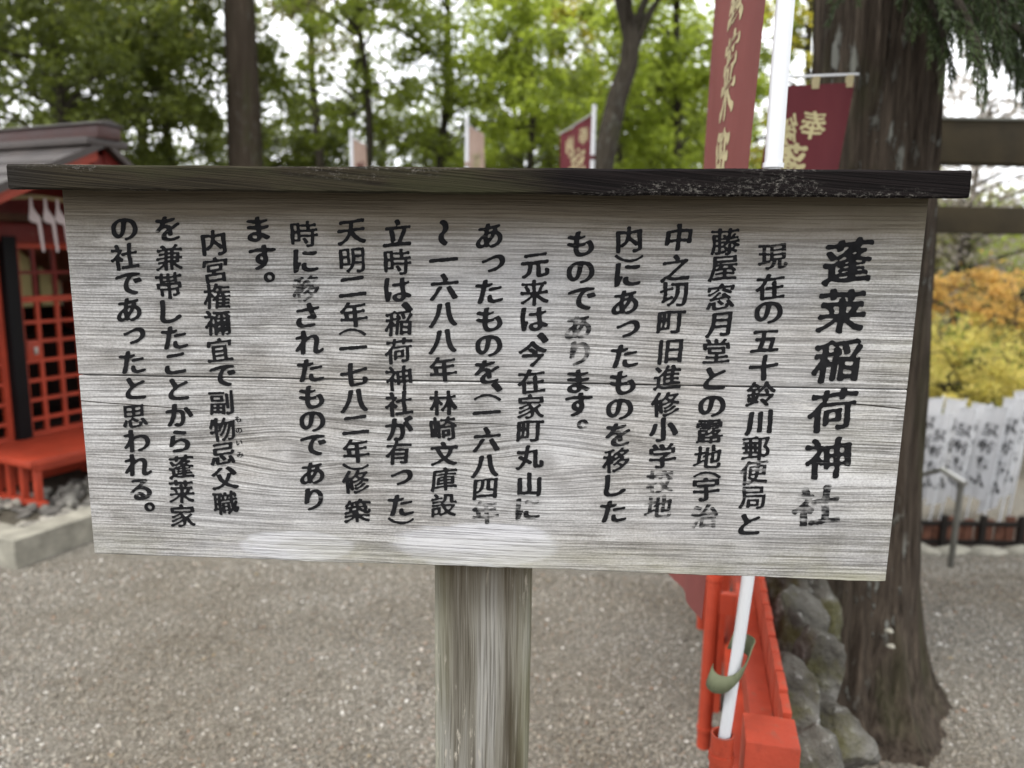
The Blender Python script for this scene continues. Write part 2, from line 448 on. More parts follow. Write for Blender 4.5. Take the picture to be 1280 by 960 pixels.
def clothmat(name, c0, c1, sc=6, trans=.35):
    m = Mat(name, .75, .2)
    n = m.noise(m.map(m.obj(), (sc, sc, sc * .35)), 1, 4, .6)
    c = m.ramp(n, [(.3, c0), (.7, c1)])
    m.color(c)
    wv = m.noise(m.obj(), 700, 1, .5); m.bump(wv, .25, .0004)
    tr = m.t.nodes.new('ShaderNodeBsdfTranslucent'); mx = m.t.nodes.new('ShaderNodeMixShader'); mx.inputs[0].default_value = trans
    m.set(tr.inputs['Color'], m.mix(1., c, (ALB, ALB, ALB), 'MULTIPLY'))
    m.t.links.new(m.b.outputs[0], mx.inputs[1]); m.t.links.new(tr.outputs[0], mx.inputs[2]); m.t.links.new(mx.outputs[0], m.out.inputs['Surface'])
    return m.m

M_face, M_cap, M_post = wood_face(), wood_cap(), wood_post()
M_ink = ink('brushed_black_ink', (.010, .010, .011))
M_gold = plain('banner_gold_print', (.50, .43, .25), .7, .2, .12, 20)
M_gold2 = plain('banner_pale_gold_print', (.62, .55, .30), .7, .2, .12, 20)
M_banner_ink = plain('banner_black_print', (.02, .02, .022), .7, .2, .3, 20)
M_gravel, M_pebble = gravelmat(), pebblemat()
M_cedar = barkmat('old_cedar_bark', (.016, .011, .008), (.145, .115, .088), .9, 2.2)
M_bark = barkmat('tree_bark', (.03, .025, .018), (.10, .085, .066), .3, 3)
M_redbark = barkmat('straight_cedar_bark', (.028, .020, .014), (.105, .082, .060), .2, 1.2)
M_rock = rockmat()
M_stone = plain('curb_stone', (.33, .315, .26), .9, .2, .35, 9, .6, 40)
M_red = red_paint('vermilion_paint', (.56, .070, .030), .5)
M_redtop = M_red
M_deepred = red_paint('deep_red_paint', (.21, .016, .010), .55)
M_black = plain('black_lacquer', (.006, .006, .007), .6, .15, .3)
M_copper = plain('brown_copper_sheet', (.075, .030, .026), .42, .5, .3, 5, .15, 20, .35)
M_roof = plain('grey_copper_roof', (.060, .047, .042), .45, .5, .3, 5, .2, 18, .3)
M_white_pvc = plain('white_pole_plastic', (.82, .84, .87), .32, .5, .03, 6)
M_white_cloth = clothmat('white_banner_cloth', (.70, .71, .74), (.84, .84, .86))
M_maroon = clothmat('maroon_banner_cloth', (.20, .058, .052), (.27, .085, .075), 5, .25)
M_maroon2 = clothmat('crimson_banner_cloth', (.13, .026, .034), (.18, .038, .046), 5, .35)
M_pinkcloth = clothmat('faded_pink_banner_cloth', (.48, .33, .27), (.62, .46, .38), 12, .4)
M_tie = clothmat('olive_tape', (.17, .19, .11), (.27, .29, .18), 12, .1)
M_torii = plain('torii_timber', (.055, .043, .024), .85, .2, .35, 4, .5, 30)
M_toriicap = plain('torii_metal_cap', (.20, .20, .17), .6, .3, .2, 6)
M_steel = plain('brushed_handrail_steel', (.62, .61, .58), .38, .5, .08, 9, 0, 60, .8)
M_steeldark = plain('weathered_handrail_post', (.18, .175, .15), .6, .4, .2, 9, 0, 60, .3)
M_brown = plain('reddish_fence_timber', (.17, .075, .048), .85, .2, .45, 12, .4, 40)
M_darkpost = plain('dark_fence_timber', (.022, .018, .015), .8, .2, .3, 12)
M_paper = plain('white_paper', (.62, .53, .52), .8, .2, .05, 12)
M_leaf_dark = leafmat('dark_evergreen_leaves', (.024, .036, .008), (.24, .29, .05), .4)
M_leaf_mid = leafmat('mid_green_leaves', (.045, .066, .010), (.36, .44, .06), .5)
M_leaf_bright = leafmat('bright_green_leaves', (.06, .10, .010), (.50, .60, .08), .55)
M_leaf_yel = leafmat('yellow_green_leaves', (.20, .23, .03), (.58, .52, .06), .5)
M_leaf_pale = leafmat('olive_pale_leaves', (.14, .15, .06), (.36, .34, .13), .5)
M_leaf_orange = leafmat('orange_maple_leaves', (.30, .15, .05), (.90, .55, .15), .5)
M_leaf_gold = leafmat('golden_maple_leaves', (.30, .22, .05), (.95, .78, .22), .5)
M_leaf_grey = leafmat('grey_pink_twig_leaves', (.22, .19, .15), (.48, .43, .37), .45)
M_needle = leafmat('cedar_needles', (.020, .038, .012), (.075, .115, .030), .25)
M_litter = leafmat('dry_leaf_litter', (.12, .08, .045), (.38, .29, .16), .1)
M_hill = plain('forest_floor', (.085, .075, .04), .95, .1, .5, 2.5, .6, 12)
M_interior = plain('dark_interior', (.02, .012, .010), .9, .1, .2)

# ------------------------------------------------------------------ ground
def ground_h(x, y):
    x = np.asarray(x, float); y = np.asarray(y, float)
    h = -.78 * smoothstep(2.9, 6.3, y) * smoothstep(1.3, 2.6, x)
    h = h + .02 * np.sin(x * 1.7 + 1) * np.sin(y * 1.3) * smoothstep(1.5, 3, y)
    h = h + (.35 + .78 * 1.0) * smoothstep(9, 16, y) * smoothstep(1.3, 2.6, x) + .35 * smoothstep(9, 16, y) * (1 - smoothstep(1.3, 2.6, x))
    h = h + 3.0 * smoothstep(18, 55, np.hypot(x, y))
    return h
def gh(x, y): return float(ground_h(x, y))

def make_ground():
    a = np.concatenate([-np.geomspace(120, 6.5, 22), np.linspace(-6, 8, 141), np.geomspace(8.5, 120, 22)])
    b = np.concatenate([-np.geomspace(120, 3.5, 12), np.linspace(-3, 13, 161), np.geomspace(13.5, 160, 26)])
    X, Y = np.meshgrid(a, b); Z = ground_h(X, Y)
    V = np.stack([X, Y, Z], -1).reshape(-1, 3); nx = len(a)
    i = np.arange(nx - 1)[None, :] + nx * np.arange(len(b) - 1)[:, None]; i = i.ravel()
    F = np.stack([i, i + 1, i + 1 + nx, i + nx], 1)
    o = npobj('ground', V, F, M_gravel, smooth=True); tag(o, kind='structure')
    o.data.materials.append(M_hill)
    cy = V[F[:, 0], 1]; cx = V[F[:, 0], 0]
    o.data.polygons.foreach_set('material_index', ((cy > 9.5) | (np.abs(cx) > 12)).astype(np.int32))
make_ground()

def pebbles():
    n1, n2, n3 = 135000, 24000, 10000
    # near ground the lens sees closest, then the slope at the right, then a thin far scatter
    Y = np.concatenate([rng.uniform(1.75, 3.6, n1), rng.uniform(2.1, 5.6, n2), rng.uniform(3.5, 7, n3)])
    xs1 = rng.uniform(-1, 1, n1); X1 = np.where(rng.random(n1) < .86, -0.76 * Y[:n1] + (xs1 * .5 + .5) * (1.13 * Y[:n1]), rng.uniform(.4, .72, n1) * Y[:n1])
    X2 = rng.uniform(.44, .74, n2) * Y[n1:n1 + n2]; X3 = rng.uniform(-.6, .74, n3) * Y[n1 + n2:]
    X = np.concatenate([X1, X2, X3]); n = len(X)
    # drop those under the shrine plinth
    lu, ln = shrine_local(X, Y)
    keep = ~((lu > -.02) & (ln < .06)); X = X[keep]; Y = Y[keep]; n = len(X)
    Z = ground_h(X, Y)
    r = rng.lognormal(math.log(.0036), .38, n); r = np.clip(r, .0018, .012) * (1 + .25 * np.clip(Y - 3, 0, 4))
    U = np.array([(1, 0, 0), (0, 1, 0), (-1, 0, 0), (0, -1, 0), (0, 0, 1), (0, 0, -1)], float)
    U = U[None] + rng.normal(0, .18, (n, 6, 3))
    U *= np.stack([rng.uniform(.8, 1.4, n), rng.uniform(.7, 1.1, n), rng.uniform(.45, .8, n)], 1)[:, None, :]
    th = rng.uniform(0, 6.28, n); c, s_ = np.cos(th), np.sin(th)
    V = U.copy(); V[..., 0] = U[..., 0] * c[:, None] - U[..., 1] * s_[:, None]; V[..., 1] = U[..., 0] * s_[:, None] + U[..., 1] * c[:, None]
    V = V * r[:, None, None] + np.stack([X, Y, Z + r * .25], 1)[:, None, :]
    T = np.array([(0, 1, 4), (1, 2, 4), (2, 3, 4), (3, 0, 4), (1, 0, 5), (2, 1, 5), (3, 2, 5), (0, 3, 5)])
    F = (T[None] + 6 * np.arange(n)[:, None, None]).reshape(-1, 3)
    o = npobj('gravel', V.reshape(-1, 3), F, M_pebble, attrs={'tint': np.repeat(rng.random(n), 6)})
    tag(o, 'loose grey and brown gravel spread over the path around the sign post', 'gravel', kind='stuff')

# shrine plinth frame: u along its front, n outward
SH_AZ = math.radians(24)
SH_O = atz(17, 712, 0)
SU = Vector((math.sin(SH_AZ), math.cos(SH_AZ), 0)); SN = Vector((math.cos(SH_AZ), -math.sin(SH_AZ), 0))
def shrine_local(X, Y):
    dx, dy = X - SH_O.x, Y - SH_O.y
    return dx * SU.x + dy * SU.y, dx * SN.x + dy * SN.y
# local frame used for the shrine empties: x = u, y = -n (into the building), z up
SH_RZ = math.atan2(SU.y, SU.x)
pebbles()

def litter():
    n = 110
    Y = rng.uniform(1.9, 6.5, n); X = rng.uniform(-.6, .75, n) * Y
    lu, ln = shrine_local(X, Y); k = ~((lu > -.05) & (ln < .06)); X = X[k]; Y = Y[k]; n = len(X)
    Z = ground_h(X, Y) + .010
    th = rng.uniform(0, 6.28, n); s = rng.uniform(.008, .02, n)
    q = np.array([(-1, 0, 0), (0, -.5, .15), (1, 0, .3), (0, .5, .1)], float)[None] * s[:, None, None]
    V = q.copy(); V[..., 0] = q[..., 0] * np.cos(th)[:, None] - q[..., 1] * np.sin(th)[:, None]; V[..., 1] = q[..., 0] * np.sin(th)[:, None] + q[..., 1] * np.cos(th)[:, None]
    V += np.stack([X, Y, Z], 1)[:, None, :]
    o = npobj('fallen_leaves', V.reshape(-1, 3), np.arange(4 * n).reshape(-1, 4), M_litter, attrs={'tint': np.repeat(rng.random(n), 4)})
    tag(o, 'small tan and orange fallen leaves scattered over the gravel', 'leaves', kind='stuff')
litter()

# ------------------------------------------------------------------ glyphs: font outlines turned into brush-like filled meshes
GL = {}
GR = 96
def _outline(ch):
    cu = bpy.data.curves.new('g', 'FONT'); cu.body = ch; cu.size = 1.0
    ob = bpy.data.objects.new('g', cu); COL.objects.link(ob)
    dg = bpy.context.evaluated_depsgraph_get()
    c = ob.evaluated_get(dg).to_curve(dg)
    polys = []
    for sp in c.splines:
        bp = sp.bezier_points; n = len(bp)
        if n < 2: continue
        pts = []
        for i in range(n):
            a, b = bp[i], bp[(i + 1) % n]
            p0, p1, p2, p3 = (np.array(q[:2]) for q in (a.co, a.handle_right, b.handle_left, b.co))
            d = np.linalg.norm(p3 - p0)
            k = 1 if (a.handle_right_type == 'VECTOR' and b.handle_left_type == 'VECTOR') else max(2, min(10, int(d / .02) + 2))
            for j in range(k):
                t = j / k; pts.append((1 - t) ** 3 * p0 + 3 * (1 - t) ** 2 * t * p1 + 3 * (1 - t) * t * t * p2 + t ** 3 * p3)
        polys.append(np.array(pts))
    ob.evaluated_get(dg).to_curve_clear()
    bpy.data.objects.remove(ob); bpy.data.curves.remove(cu)
    return polys

def _blur(a, s):
    r = max(1, int(3 * s)); k = np.exp(-np.arange(-r, r + 1) ** 2 / (2 * s * s)); k /= k.sum()
    a = np.apply_along_axis(lambda v: np.convolve(v, k, 'same'), 0, a)
    return np.apply_along_axis(lambda v: np.convolve(v, k, 'same'), 1, a)

def glyph(ch, bold=1.0, rot=False):
    key = (ch, bold, rot)
    if key in GL: return GL[key]
    P = _outline(ch)
    if rot: P = [np.stack([p[:, 1], -p[:, 0]], 1) for p in P]
    allp = np.concatenate(P); lo = allp.min(0); hi = allp.max(0); cen = (lo + hi) / 2
    em = 1.0
    P = [p - cen for p in P]
    # brush slant: horizontals climb to the right
    sh = 0.0 if rot or ch in '︵︶。、' else .115
    ph = (ord(ch[0]) * .37) % 6.28; am = 0. if ch in '︵︶。' else .021
    P = [np.stack([p[:, 0] * 1.04 + am * np.sin(5.2 * p[:, 1] + ph), p[:, 1] * .97 + sh * p[:, 0] + am * np.sin(6.1 * p[:, 0] + 1.3 + ph)], 1) for p in P]
    N = GR; half = .62
    xs = (np.arange(N) + .5) / N * 2 * half - half
    R = np.zeros((N, N)); SS = 3
    for yi in range(N * SS):
        y = ((yi + .5) / (N * SS)) * 2 * half - half
        cr = []
        for p in P:
            q = np.roll(p, -1, 0); m = (p[:, 1] <= y) != (q[:, 1] <= y)
            if m.any():
                a, b = p[m], q[m]; cr.append(a[:, 0] + (y - a[:, 1]) / (b[:, 1] - a[:, 1]) * (b[:, 0] - a[:, 0]))
        if not cr: continue
        c = np.sort(np.concatenate(cr)); row = np.zeros(N)
        for a, b in zip(c[::2], c[1::2]):
            fa, fb = (a + half) / (2 * half) * N, (b + half) / (2 * half) * N
            row += np.clip(np.minimum(fb, np.arange(N) + 1) - np.maximum(fa, np.arange(N)), 0, 1)
        R[yi // SS] += row / SS
    R = np.clip(R, 0, 1)
    dens = R.mean()
    k = bold * float(np.interp(dens, [.10, .13, .16, .20], [1.05, .98, .84, .60]))
    kana = ch in 'のあるりをはでもたすましこかられさにとわがっいみ'
    A, B, ang = (.050 if kana else .044) * k * N / (2 * half), (.010 if kana else .012) * k * N / (2 * half), math.radians(24)
    D = R.copy()
    for j in range(28):
        t = 2 * math.pi * j / 28
        for f in (1., .55):
            ux, uy = A * f * math.cos(t), B * f * math.sin(t)
            dx, dy = ux * math.cos(ang) - uy * math.sin(ang), ux * math.sin(ang) + uy * math.cos(ang)
            ix, iy = math.floor(dx), math.floor(dy); fx, fy = dx - ix, dy - iy
            sh4 = lambda a_, b_: np.roll(np.roll(R, b_, 0), a_, 1)
            v = (sh4(ix, iy) * (1 - fx) + sh4(ix + 1, iy) * fx) * (1 - fy) + (sh4(ix, iy + 1) * (1 - fx) + sh4(ix + 1, iy + 1) * fx) * fy
            D = np.maximum(D, v)
    if ch not in '︵︶。、' and not kana:
        Bl0 = _blur(R, 5.0); em_ = R * np.clip((.36 - Bl0) / .14, 0, 1)
        q = N / (2 * half)
        for f in (.4, .7, 1.):
            for dx, dy in ((.019, -.024), (-.015, .019)):
                ix, iy = int(round(dx * f * q * bold)), int(round(dy * f * q * bold)); D = np.maximum(D, np.roll(np.roll(em_, iy, 0), ix, 1))
    D = _blur(D, 1.35)
    Bl = _blur(R, 5.0); end = np.clip(1 - Bl / .42, 0, 1) if ch not in '︵︶。、' else np.zeros_like(Bl)
    rr = np.random.default_rng(abs(hash(ord(ch[0]))) % 9999)
    nz = _blur(rr.normal(0, 1, (N, N)), 4.5); nz /= nz.std() + 1e-9
    nf = _blur(rr.normal(0, 1, (N, N)), 1.4); nf /= nf.std() + 1e-9
    L = D - .45 + (-.16 if kana else .17) * (end - .38) * 1.6 * (D > .12) - .09 * nz - .05 * nf
    L[0] = L[-1] = -1; L[:, 0] = L[:, -1] = -1
    # marching squares
    V = []; F = []; idx = {}
    def pt(x, y):
        kx = (round(x * 512), round(y * 512))
        if kx not in idx: idx[kx] = len(V); V.append((-half + (x + .5) / N * 2 * half, -half + (y + .5) / N * 2 * half))
        return idx[kx]
    I = L > 0
    full = I[:-1, :-1] & I[1:, :-1] & I[:-1, 1:] & I[1:, 1:]
    anyc = (I[:-1, :-1] | I[1:, :-1] | I[:-1, 1:] | I[1:, 1:]) & ~full
    for y in range(N - 1):
        row = full[y]; x = 0
        xsf = np.flatnonzero(row)
        if len(xsf):
            br = np.split(xsf, np.flatnonzero(np.diff(xsf) > 1) + 1)
            for b in br: F.append((pt(b[0], y), pt(b[-1] + 1, y), pt(b[-1] + 1, y + 1), pt(b[0], y + 1)))
    ys, xs_ = np.nonzero(anyc)
    for y, x in zip(ys.tolist(), xs_.tolist()):
        cs = ((x, y), (x + 1, y), (x + 1, y + 1), (x, y + 1)); vs = [L[c[1], c[0]] for c in cs]
        poly = []
        for i in range(4):
            a, b = cs[i], cs[(i + 1) % 4]; va, vb = vs[i], vs[(i + 1) % 4]
            if va > 0: poly.append(pt(*a))
            if (va > 0) != (vb > 0):
                t = va / (va - vb); poly.append(pt(a[0] + (b[0] - a[0]) * t, a[1] + (b[1] - a[1]) * t))
        poly = [p for i, p in enumerate(poly) if p != poly[i - 1]]
        if len(poly) >= 3: F.append(tuple(poly))
    GL[key] = (np.array(V), F, hi - lo)
    return GL[key]

def text_mesh(items, place, mat, name, parent):
    """items: (char, cx, cy, size_x, size_y, fade, bold, mirror, rot); place maps (x, y) to 3D"""
    V = []; F = []; A = []
    for ch, cx, cy, sx, sy, fade, bold, mirror, rot in items:
        gv, gf, _ = glyph(ch, bold, rot); n = len(V)
        k = -1 if mirror else 1
        for x, y in gv: V.append(place(cx + k * x * sx, cy + y * sy))
        F += [tuple(i + n for i in f) for f in gf]; A += [fade] * len(gv)
    return obj(name, V, F, mat, parent, attrs={'fade': A})

# ------------------------------------------------------------------ the sign
sign = empty('wooden_sign', label='large weathered grey wooden notice board with black Japanese brush writing on one post', cat='sign')
sign.matrix_world = BM
def board_plank(xa, xb, za_l, za_r, zb_l, zb_r, thick, name, jag=.0):
    """one board of the face; top edge za, bottom edge zb (left/right), slightly uneven edges"""
    n = 90; V = []; F = []
    prof = 8
    for i in range(n + 1):
        t = i / n; x = xa + (xb - xa) * t
        zt = za_l + (za_r - za_l) * t; zb = zb_l + (zb_r - zb_l) * t
        w1 = mn.noise((x * 14, 3.1, 0)) * jag; w2 = mn.noise((x * 14, 9.7, 0)) * jag + mn.noise((x * 70, 2, 1)) * jag * .5
        zt += w1 * .3; zb += w2; e = .0012
        ring = [(0, zb + e), (e, zb), (thick - e, zb), (thick, zb + e), (thick, zt - e), (thick - e, zt), (e, zt), (0, zt - e)]
        V += [(x, yy, zz) for yy, zz in ring]
    for i in range(n):
        for k in range(prof):
            a = i * prof + k; b = i * prof + (k + 1) % prof
            F.append((a, a + prof, b + prof, b))
    F.append(tuple(range(prof))); F.append(tuple(n * prof + k for k in reversed(range(prof))))
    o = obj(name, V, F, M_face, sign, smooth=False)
    bm = bmesh.new(); bm.from_mesh(o.data); bmesh.ops.recalc_face_normals(bm, faces=bm.faces); bm.to_mesh(o.data); bm.free()
    return o
sl_, sr_ = bl(100, 469), bl(1131, 487.5)
gap = .0011
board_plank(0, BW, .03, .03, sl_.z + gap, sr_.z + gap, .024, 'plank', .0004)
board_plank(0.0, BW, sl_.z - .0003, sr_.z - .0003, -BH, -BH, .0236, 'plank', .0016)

# cap board over the top, and the fillet behind it
c0, c1 = bl(8, 205, -.045), bl(1215, 213, -.045)
d0, d1 = bl(11, 237, -.045), bl(1211, 248.5, -.045)
def cap():
    n = 110; V = []; F = []; prof = 8
    for i in range(n + 1):
        t = i / n; xt = c0.x + (c1.x - c0.x) * t; xb = d0.x + (d1.x - d0.x) * t
        zt = c0.z + (c1.z - c0.z) * t; zb = d0.z + (d1.z - d0.z) * t
        a = mn.noise((xt * 22, 1.5, 0)) * .0009; b = mn.noise((xt * 22, 7.5, 0)) * .0009 + mn.noise((xt * 90, 7.5, 0)) * .0006
        e = .0022; y0 = -.045 + mn.noise((xt * 12, 4.5, 0)) * .0008; y1 = .115
        ring = [(y0, zb + e + b), (y0 + e, zb + b), (y1 - e, zb + .012), (y1, zb + .012 + e), (y1, zt - e + .012), (y1 - e, zt + .012), (y0 + e, zt + a), (y0, zt - e + a)]
        for j, (yy, zz) in enumerate(ring):
            xx = xb if j in (0, 1, 2, 3) else xt
            V.append((xx, yy, zz))
    for i in range(n):
        for k in range(prof):
            p = i * prof + k; q = i * prof + (k + 1) % prof
            F.append((p, p + prof, q + prof, q))
    F.append(tuple(range(prof))); F.append(tuple(n * prof + k for k in reversed(range(prof))))
    zref = (c0.z + c1.z) / 2
    o = obj('cap_board', [(x, y, z - zref) for x, y, z in V], F, M_cap, sign); o.location = (0, 0, zref)
    bm = bmesh.new(); bm.from_mesh(o.data); bmesh.ops.recalc_face_normals(bm, faces=bm.faces); bm.to_mesh(o.data); bm.free()
cap()
# battens on the back that hold the boards
for xb in (.10, BW - .10):
    MB().box(xb - .02, xb + .02, .0245, .050, -BH + .03, .010).build('back_batten', M_post, sign, bevel=.002)
# post, standing plumb behind the board
pl_, pr_ = bl(543, 745, .026), bl(664, 745, .026)
pw = pr_.x - pl_.x; pc = (pl_.x + pr_.x) / 2
pm = MB(); nseg = 60; zt_, zb_ = -.002, -1.20
for i in range(nseg + 1):
    z = zt_ + (zb_ - zt_) * i / nseg
    w = pw / 2 + mn.noise((0, 0, z * 9)) * .0012; ww = pw / 2 + mn.noise((5, 0, z * 9)) * .0012
    for (sx, sy) in ((-1, 0), (-.93, 0), (.93, 0), (1, 0), (1, 1), (-1, 1)):
        e = .004 if abs(sx) == 1 and sy == 0 else 0
        pm.v.append((sx * (w if sx < 0 else ww), .026 + e + sy * .095, z))
for i in range(nseg):
    for k in range(6):
        a = i * 6 + k; b = i * 6 + (k + 1) % 6
        pm.f.append((a, b, b + 6, a + 6))
pm.f.append(tuple(range(6)))
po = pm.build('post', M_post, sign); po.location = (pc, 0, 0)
bm = bmesh.new(); bm.from_mesh(po.data); bmesh.ops.recalc_face_normals(bm, faces=bm.faces); bm.to_mesh(po.data); bm.free()

# writing: centre of every character as measured on the board
def R4(X, Y): return X / 1.958, 230 + Y / 1.958
def R5(X, Y): return 400 + X / 1.958, 230 + Y / 1.958
def R6(X, Y): return 800 + X / 1.811, 230 + Y / 1.811
def colm(fn, s, fades=None, size=.0308):
    return (fn, s, fades or {}, size)
COLS = [
 colm(R6, [('蓬', 470, 175), ('莱', 455, 287), ('稲', 445, 400), ('荷', 435, 512), ('神', 425, 620), ('社', 400, 728)], {2: .12, 4: .28, 5: .72}, .0515),
 colm(R6, [('現', 300, 165), ('在', 295, 232), ('の', 290, 290), ('五', 283, 355), ('十', 280, 415), ('鈴', 272, 475), ('川', 268, 540), ('郵', 262, 598), ('便', 258, 652), ('局', 253, 710), ('と', 248, 770)], {0: .38, 7: .15, 8: .5, 9: .4, 10: .2}),
 colm(R6, [('藤', 193, 130), ('屋', 188, 190), ('窓', 182, 255), ('月', 178, 318), ('堂', 172, 378), ('と', 170, 440), ('の', 162, 502), ('露', 157, 560), ('地', 152, 618), ('︵', 152, 658), ('宇', 150, 690), ('治', 147, 752)], {4: .15, 8: .25, 10: .2, 11: .62}),
 colm(R6, [('中', 87, 122), ('之', 80, 190), ('切', 75, 250), ('町', 70, 313), ('旧', 68, 378), ('進', 62, 438), ('修', 58, 498), ('小', 52, 555), ('学', 50, 615), ('校', 45, 672), ('地', 42, 730)], {2: .2, 5: .1, 8: .3, 9: .72, 10: .55}),
 colm(R5, [('内', 757, 135), ('︶', 757, 182), ('に', 753, 222), ('あ', 748, 290), ('っ', 755, 355), ('た', 745, 420), ('も', 740, 485), ('の', 733, 550), ('を', 730, 612), ('移', 725, 675), ('し', 723, 738), ('た', 718, 800)], {4: .15, 5: .15, 8: .4, 9: .15, 11: .25}),
 colm(R5, [('も', 638, 145), ('の', 638, 215), ('で', 640, 282), ('あ', 632, 350), ('り', 635, 415), ('ま', 632, 482), ('す', 632, 540), ('。', 642, 588)], {0: .2, 1: .3, 2: .35, 3: .68, 4: .62, 5: .4, 6: .1, 7: .45}),
 colm(R5, [('元', 527, 200), ('来', 525, 265), ('は', 525, 330), ('、', 545, 378), ('今', 520, 415), ('在', 518, 482), ('家', 517, 545), ('町', 515, 605), ('丸', 513, 668), ('山', 513, 735), ('に', 508, 795)], {2: .2, 10: .7}),
 colm(R5, [('あ', 415, 127), ('っ', 425, 195), ('た', 415, 262), ('も', 415, 330), ('の', 412, 395), ('を', 410, 458), ('、', 432, 498), ('︵', 410, 522), ('一', 408, 560), ('六', 407, 625), ('八', 405, 690), ('四', 405, 745), ('年', 405, 802)], {12: .5, 11: .12}),
 colm(R5, [('〜', 303, 118), ('一', 302, 187), ('六', 303, 252), ('八', 302, 320), ('八', 302, 385), ('年', 302, 452), ('林', 302, 535), ('崎', 302, 598), ('文', 303, 660), ('庫', 302, 722), ('設', 302, 785)]),
 colm(R5, [('立', 190, 120), ('時', 190, 190), ('は', 190, 258), ('、', 212, 303), ('稲', 192, 340), ('荷', 193, 408), ('神', 192, 475), ('社', 193, 537), ('が', 195, 598), ('有', 192, 657), ('っ', 200, 718), ('た', 198, 785), ('︶', 198, 824)], {1: .1}),
 colm(R5, [('天', 78, 118), ('明', 78, 187), ('二', 80, 252), ('年', 82, 318), ('︵', 80, 362), ('一', 82, 402), ('七', 83, 465), ('八', 85, 530), ('二', 87, 590), ('年', 88, 652), ('︶', 88, 692), ('修', 88, 728), ('築', 92, 800)]),
 colm(R4, [('時', 745, 122), ('に', 748, 188), ('移', 750, 255), ('さ', 753, 322), ('れ', 757, 388), ('た', 760, 455), ('も', 763, 520), ('の', 765, 580), ('で', 767, 640), ('あ', 765, 708), ('り', 768, 772)], {1: .15, 2: .6, 3: .12, 10: .3}),
 colm(R4, [('ま', 632, 110), ('す', 643, 180), ('。', 660, 228)]),
 colm(R4, [('内', 523, 143), ('宮', 527, 210), ('権', 530, 275), ('禰', 533, 340), ('宜', 538, 405), ('で', 545, 470), ('副', 542, 535), ('物', 545, 600), ('忌', 545, 660), ('父', 550, 720), ('職', 552, 780)], {}),
 colm(R4, [('を', 412, 108), ('兼', 415, 180), ('帯', 415, 248), ('し', 418, 312), ('た', 428, 375), ('こ', 430, 440), ('と', 437, 502), ('か', 440, 565), ('ら', 440, 630), ('蓬', 443, 692), ('莱', 445, 752), ('家', 448, 812)], {0: .3}),
 colm(R4, [('の', 305, 110), ('社', 305, 178), ('で', 315, 245), ('あ', 318, 308), ('っ', 330, 372), ('た', 325, 435), ('と', 332, 500), ('思', 330, 568), ('わ', 335, 628), ('れ', 338, 688), ('る', 343, 748), ('。', 366, 790)], {10: .35, 7: .1}),
]
def board_place(x, z): return (x, -.0006, z)
for fn, s, fades, size in COLS:
    items = []
    for i, (ch, X, Y) in enumerate(s):
        p = bl(*fn(X, Y)); sx = sy = size
        bold = 1.15
        if size > .04: bold = 1.22
        if ch in '︵︶': sx = sy = size * 1.0; bold = .6
        if ch in 'のあるりをはでもたすましこかられさにとわがっ': sx = sy = size * 1.06; bold = 1.0
        if ch in '。': sx = sy = size * 1.15; bold = .9
        if ch in '、': sx = sy = size * 1.25; bold = 1.3
        if ch == '〜': sx = sy = size * .95; bold = 1.5
        jx = random.uniform(-.0004, .0004)
        items.append((ch, p.x + jx, p.z, sx, sy, min(1, fades.get(i, 0.) + random.uniform(0, .16)), bold, False, ch == '〜'))
    text_mesh(items, board_place, M_ink, 'text_column', sign)
# tiny faded reading aid beside two characters
items = []
for ch, X, Y in (('こ', 582, 545), ('も', 583, 575), ('の', 585, 603), ('い', 586, 633), ('み', 588, 660), ('つ', 592, 686)):
    pass
for ch, X, Y in (('も', 583, 575), ('の', 585, 603), ('い', 586, 633), ('み', 588, 662)):
    p = bl(*R4(X, Y)); items.append((ch, p.x, p.z, .0085, .0085, .55, .8, False, False))
text_mesh(items, board_place, M_ink, 'reading_aid', sign)

# ------------------------------------------------------------------ red picket fence
fence_o = atz(924, 889, .7); fence_o = Vector((.487, 1.275, 0))
F_AZ = math.radians(13.5)
fence = empty('red_picket_fence', fence_o, math.pi / 2 - F_AZ, 'low vermilion picket fence with square end post between path and rocks', 'fence')
# local x runs away along the fence, local y to the left (path side)
def fpost(name, x, w, h):
    MB().box(x - w / 2, x + w / 2, -w / 2, w / 2, -.1, h).build(name, M_red, fence, bevel=.003)
fpost('end_post', 0, .094, .70)
pk = MB().box(-.0345, .0345, -.0085, .0085, .08, .70).build('picket', M_red, fence, bevel=.002); pk.location = (.10, -.036, 0)
for i in range(1, 44):
    o = pk.copy(); COL.objects.link(o); o.parent = fence; o.location = (.10 + .0795 * i, -.036 + random.uniform(-.001, .001), random.uniform(-.003, .003))
for z in (.58, .22):
    MB().box(.047, 3.6, -.027, .020, z - .035, z + .035).build('rail', M_red, fence, bevel=.003)
for k in range(1, 4):
    MB().box(1.2 * k - .035, 1.2 * k + .035, .021, .085, -.1, .66).build('fence_post', M_red, fence, bevel=.003)
def holder(x, y, z0, z1, r):
    mb = MB(); seg = 24
    ring = lambda rad, z: [(x + rad * math.cos(2 * math.pi * k / seg), y + rad * math.sin(2 * math.pi * k / seg), z) for k in range(seg)]
    v = ring(r, z0) + ring(r, z1) + ring(r - .003, z1) + ring(r - .003, z0)
    f = []
    for a in range(4):
        b = (a + 1) % 4
        for k in range(seg): f.append((a * seg + k, a * seg + (k + 1) % seg, b * seg + (k + 1) % seg, b * seg + k))
    mb.add(v, f); h = mb.build('pole_holder', M_red, fence, smooth=True)
    for z in (z0 + .06, z1 - .045):
        MB().tube([(x, y, z - .007), (x, y, z + .007)], r + .0025, 24).build('strap', M_red, h, smooth=True)
    return h
inv = fence.matrix_basis.inverted()
HL = []
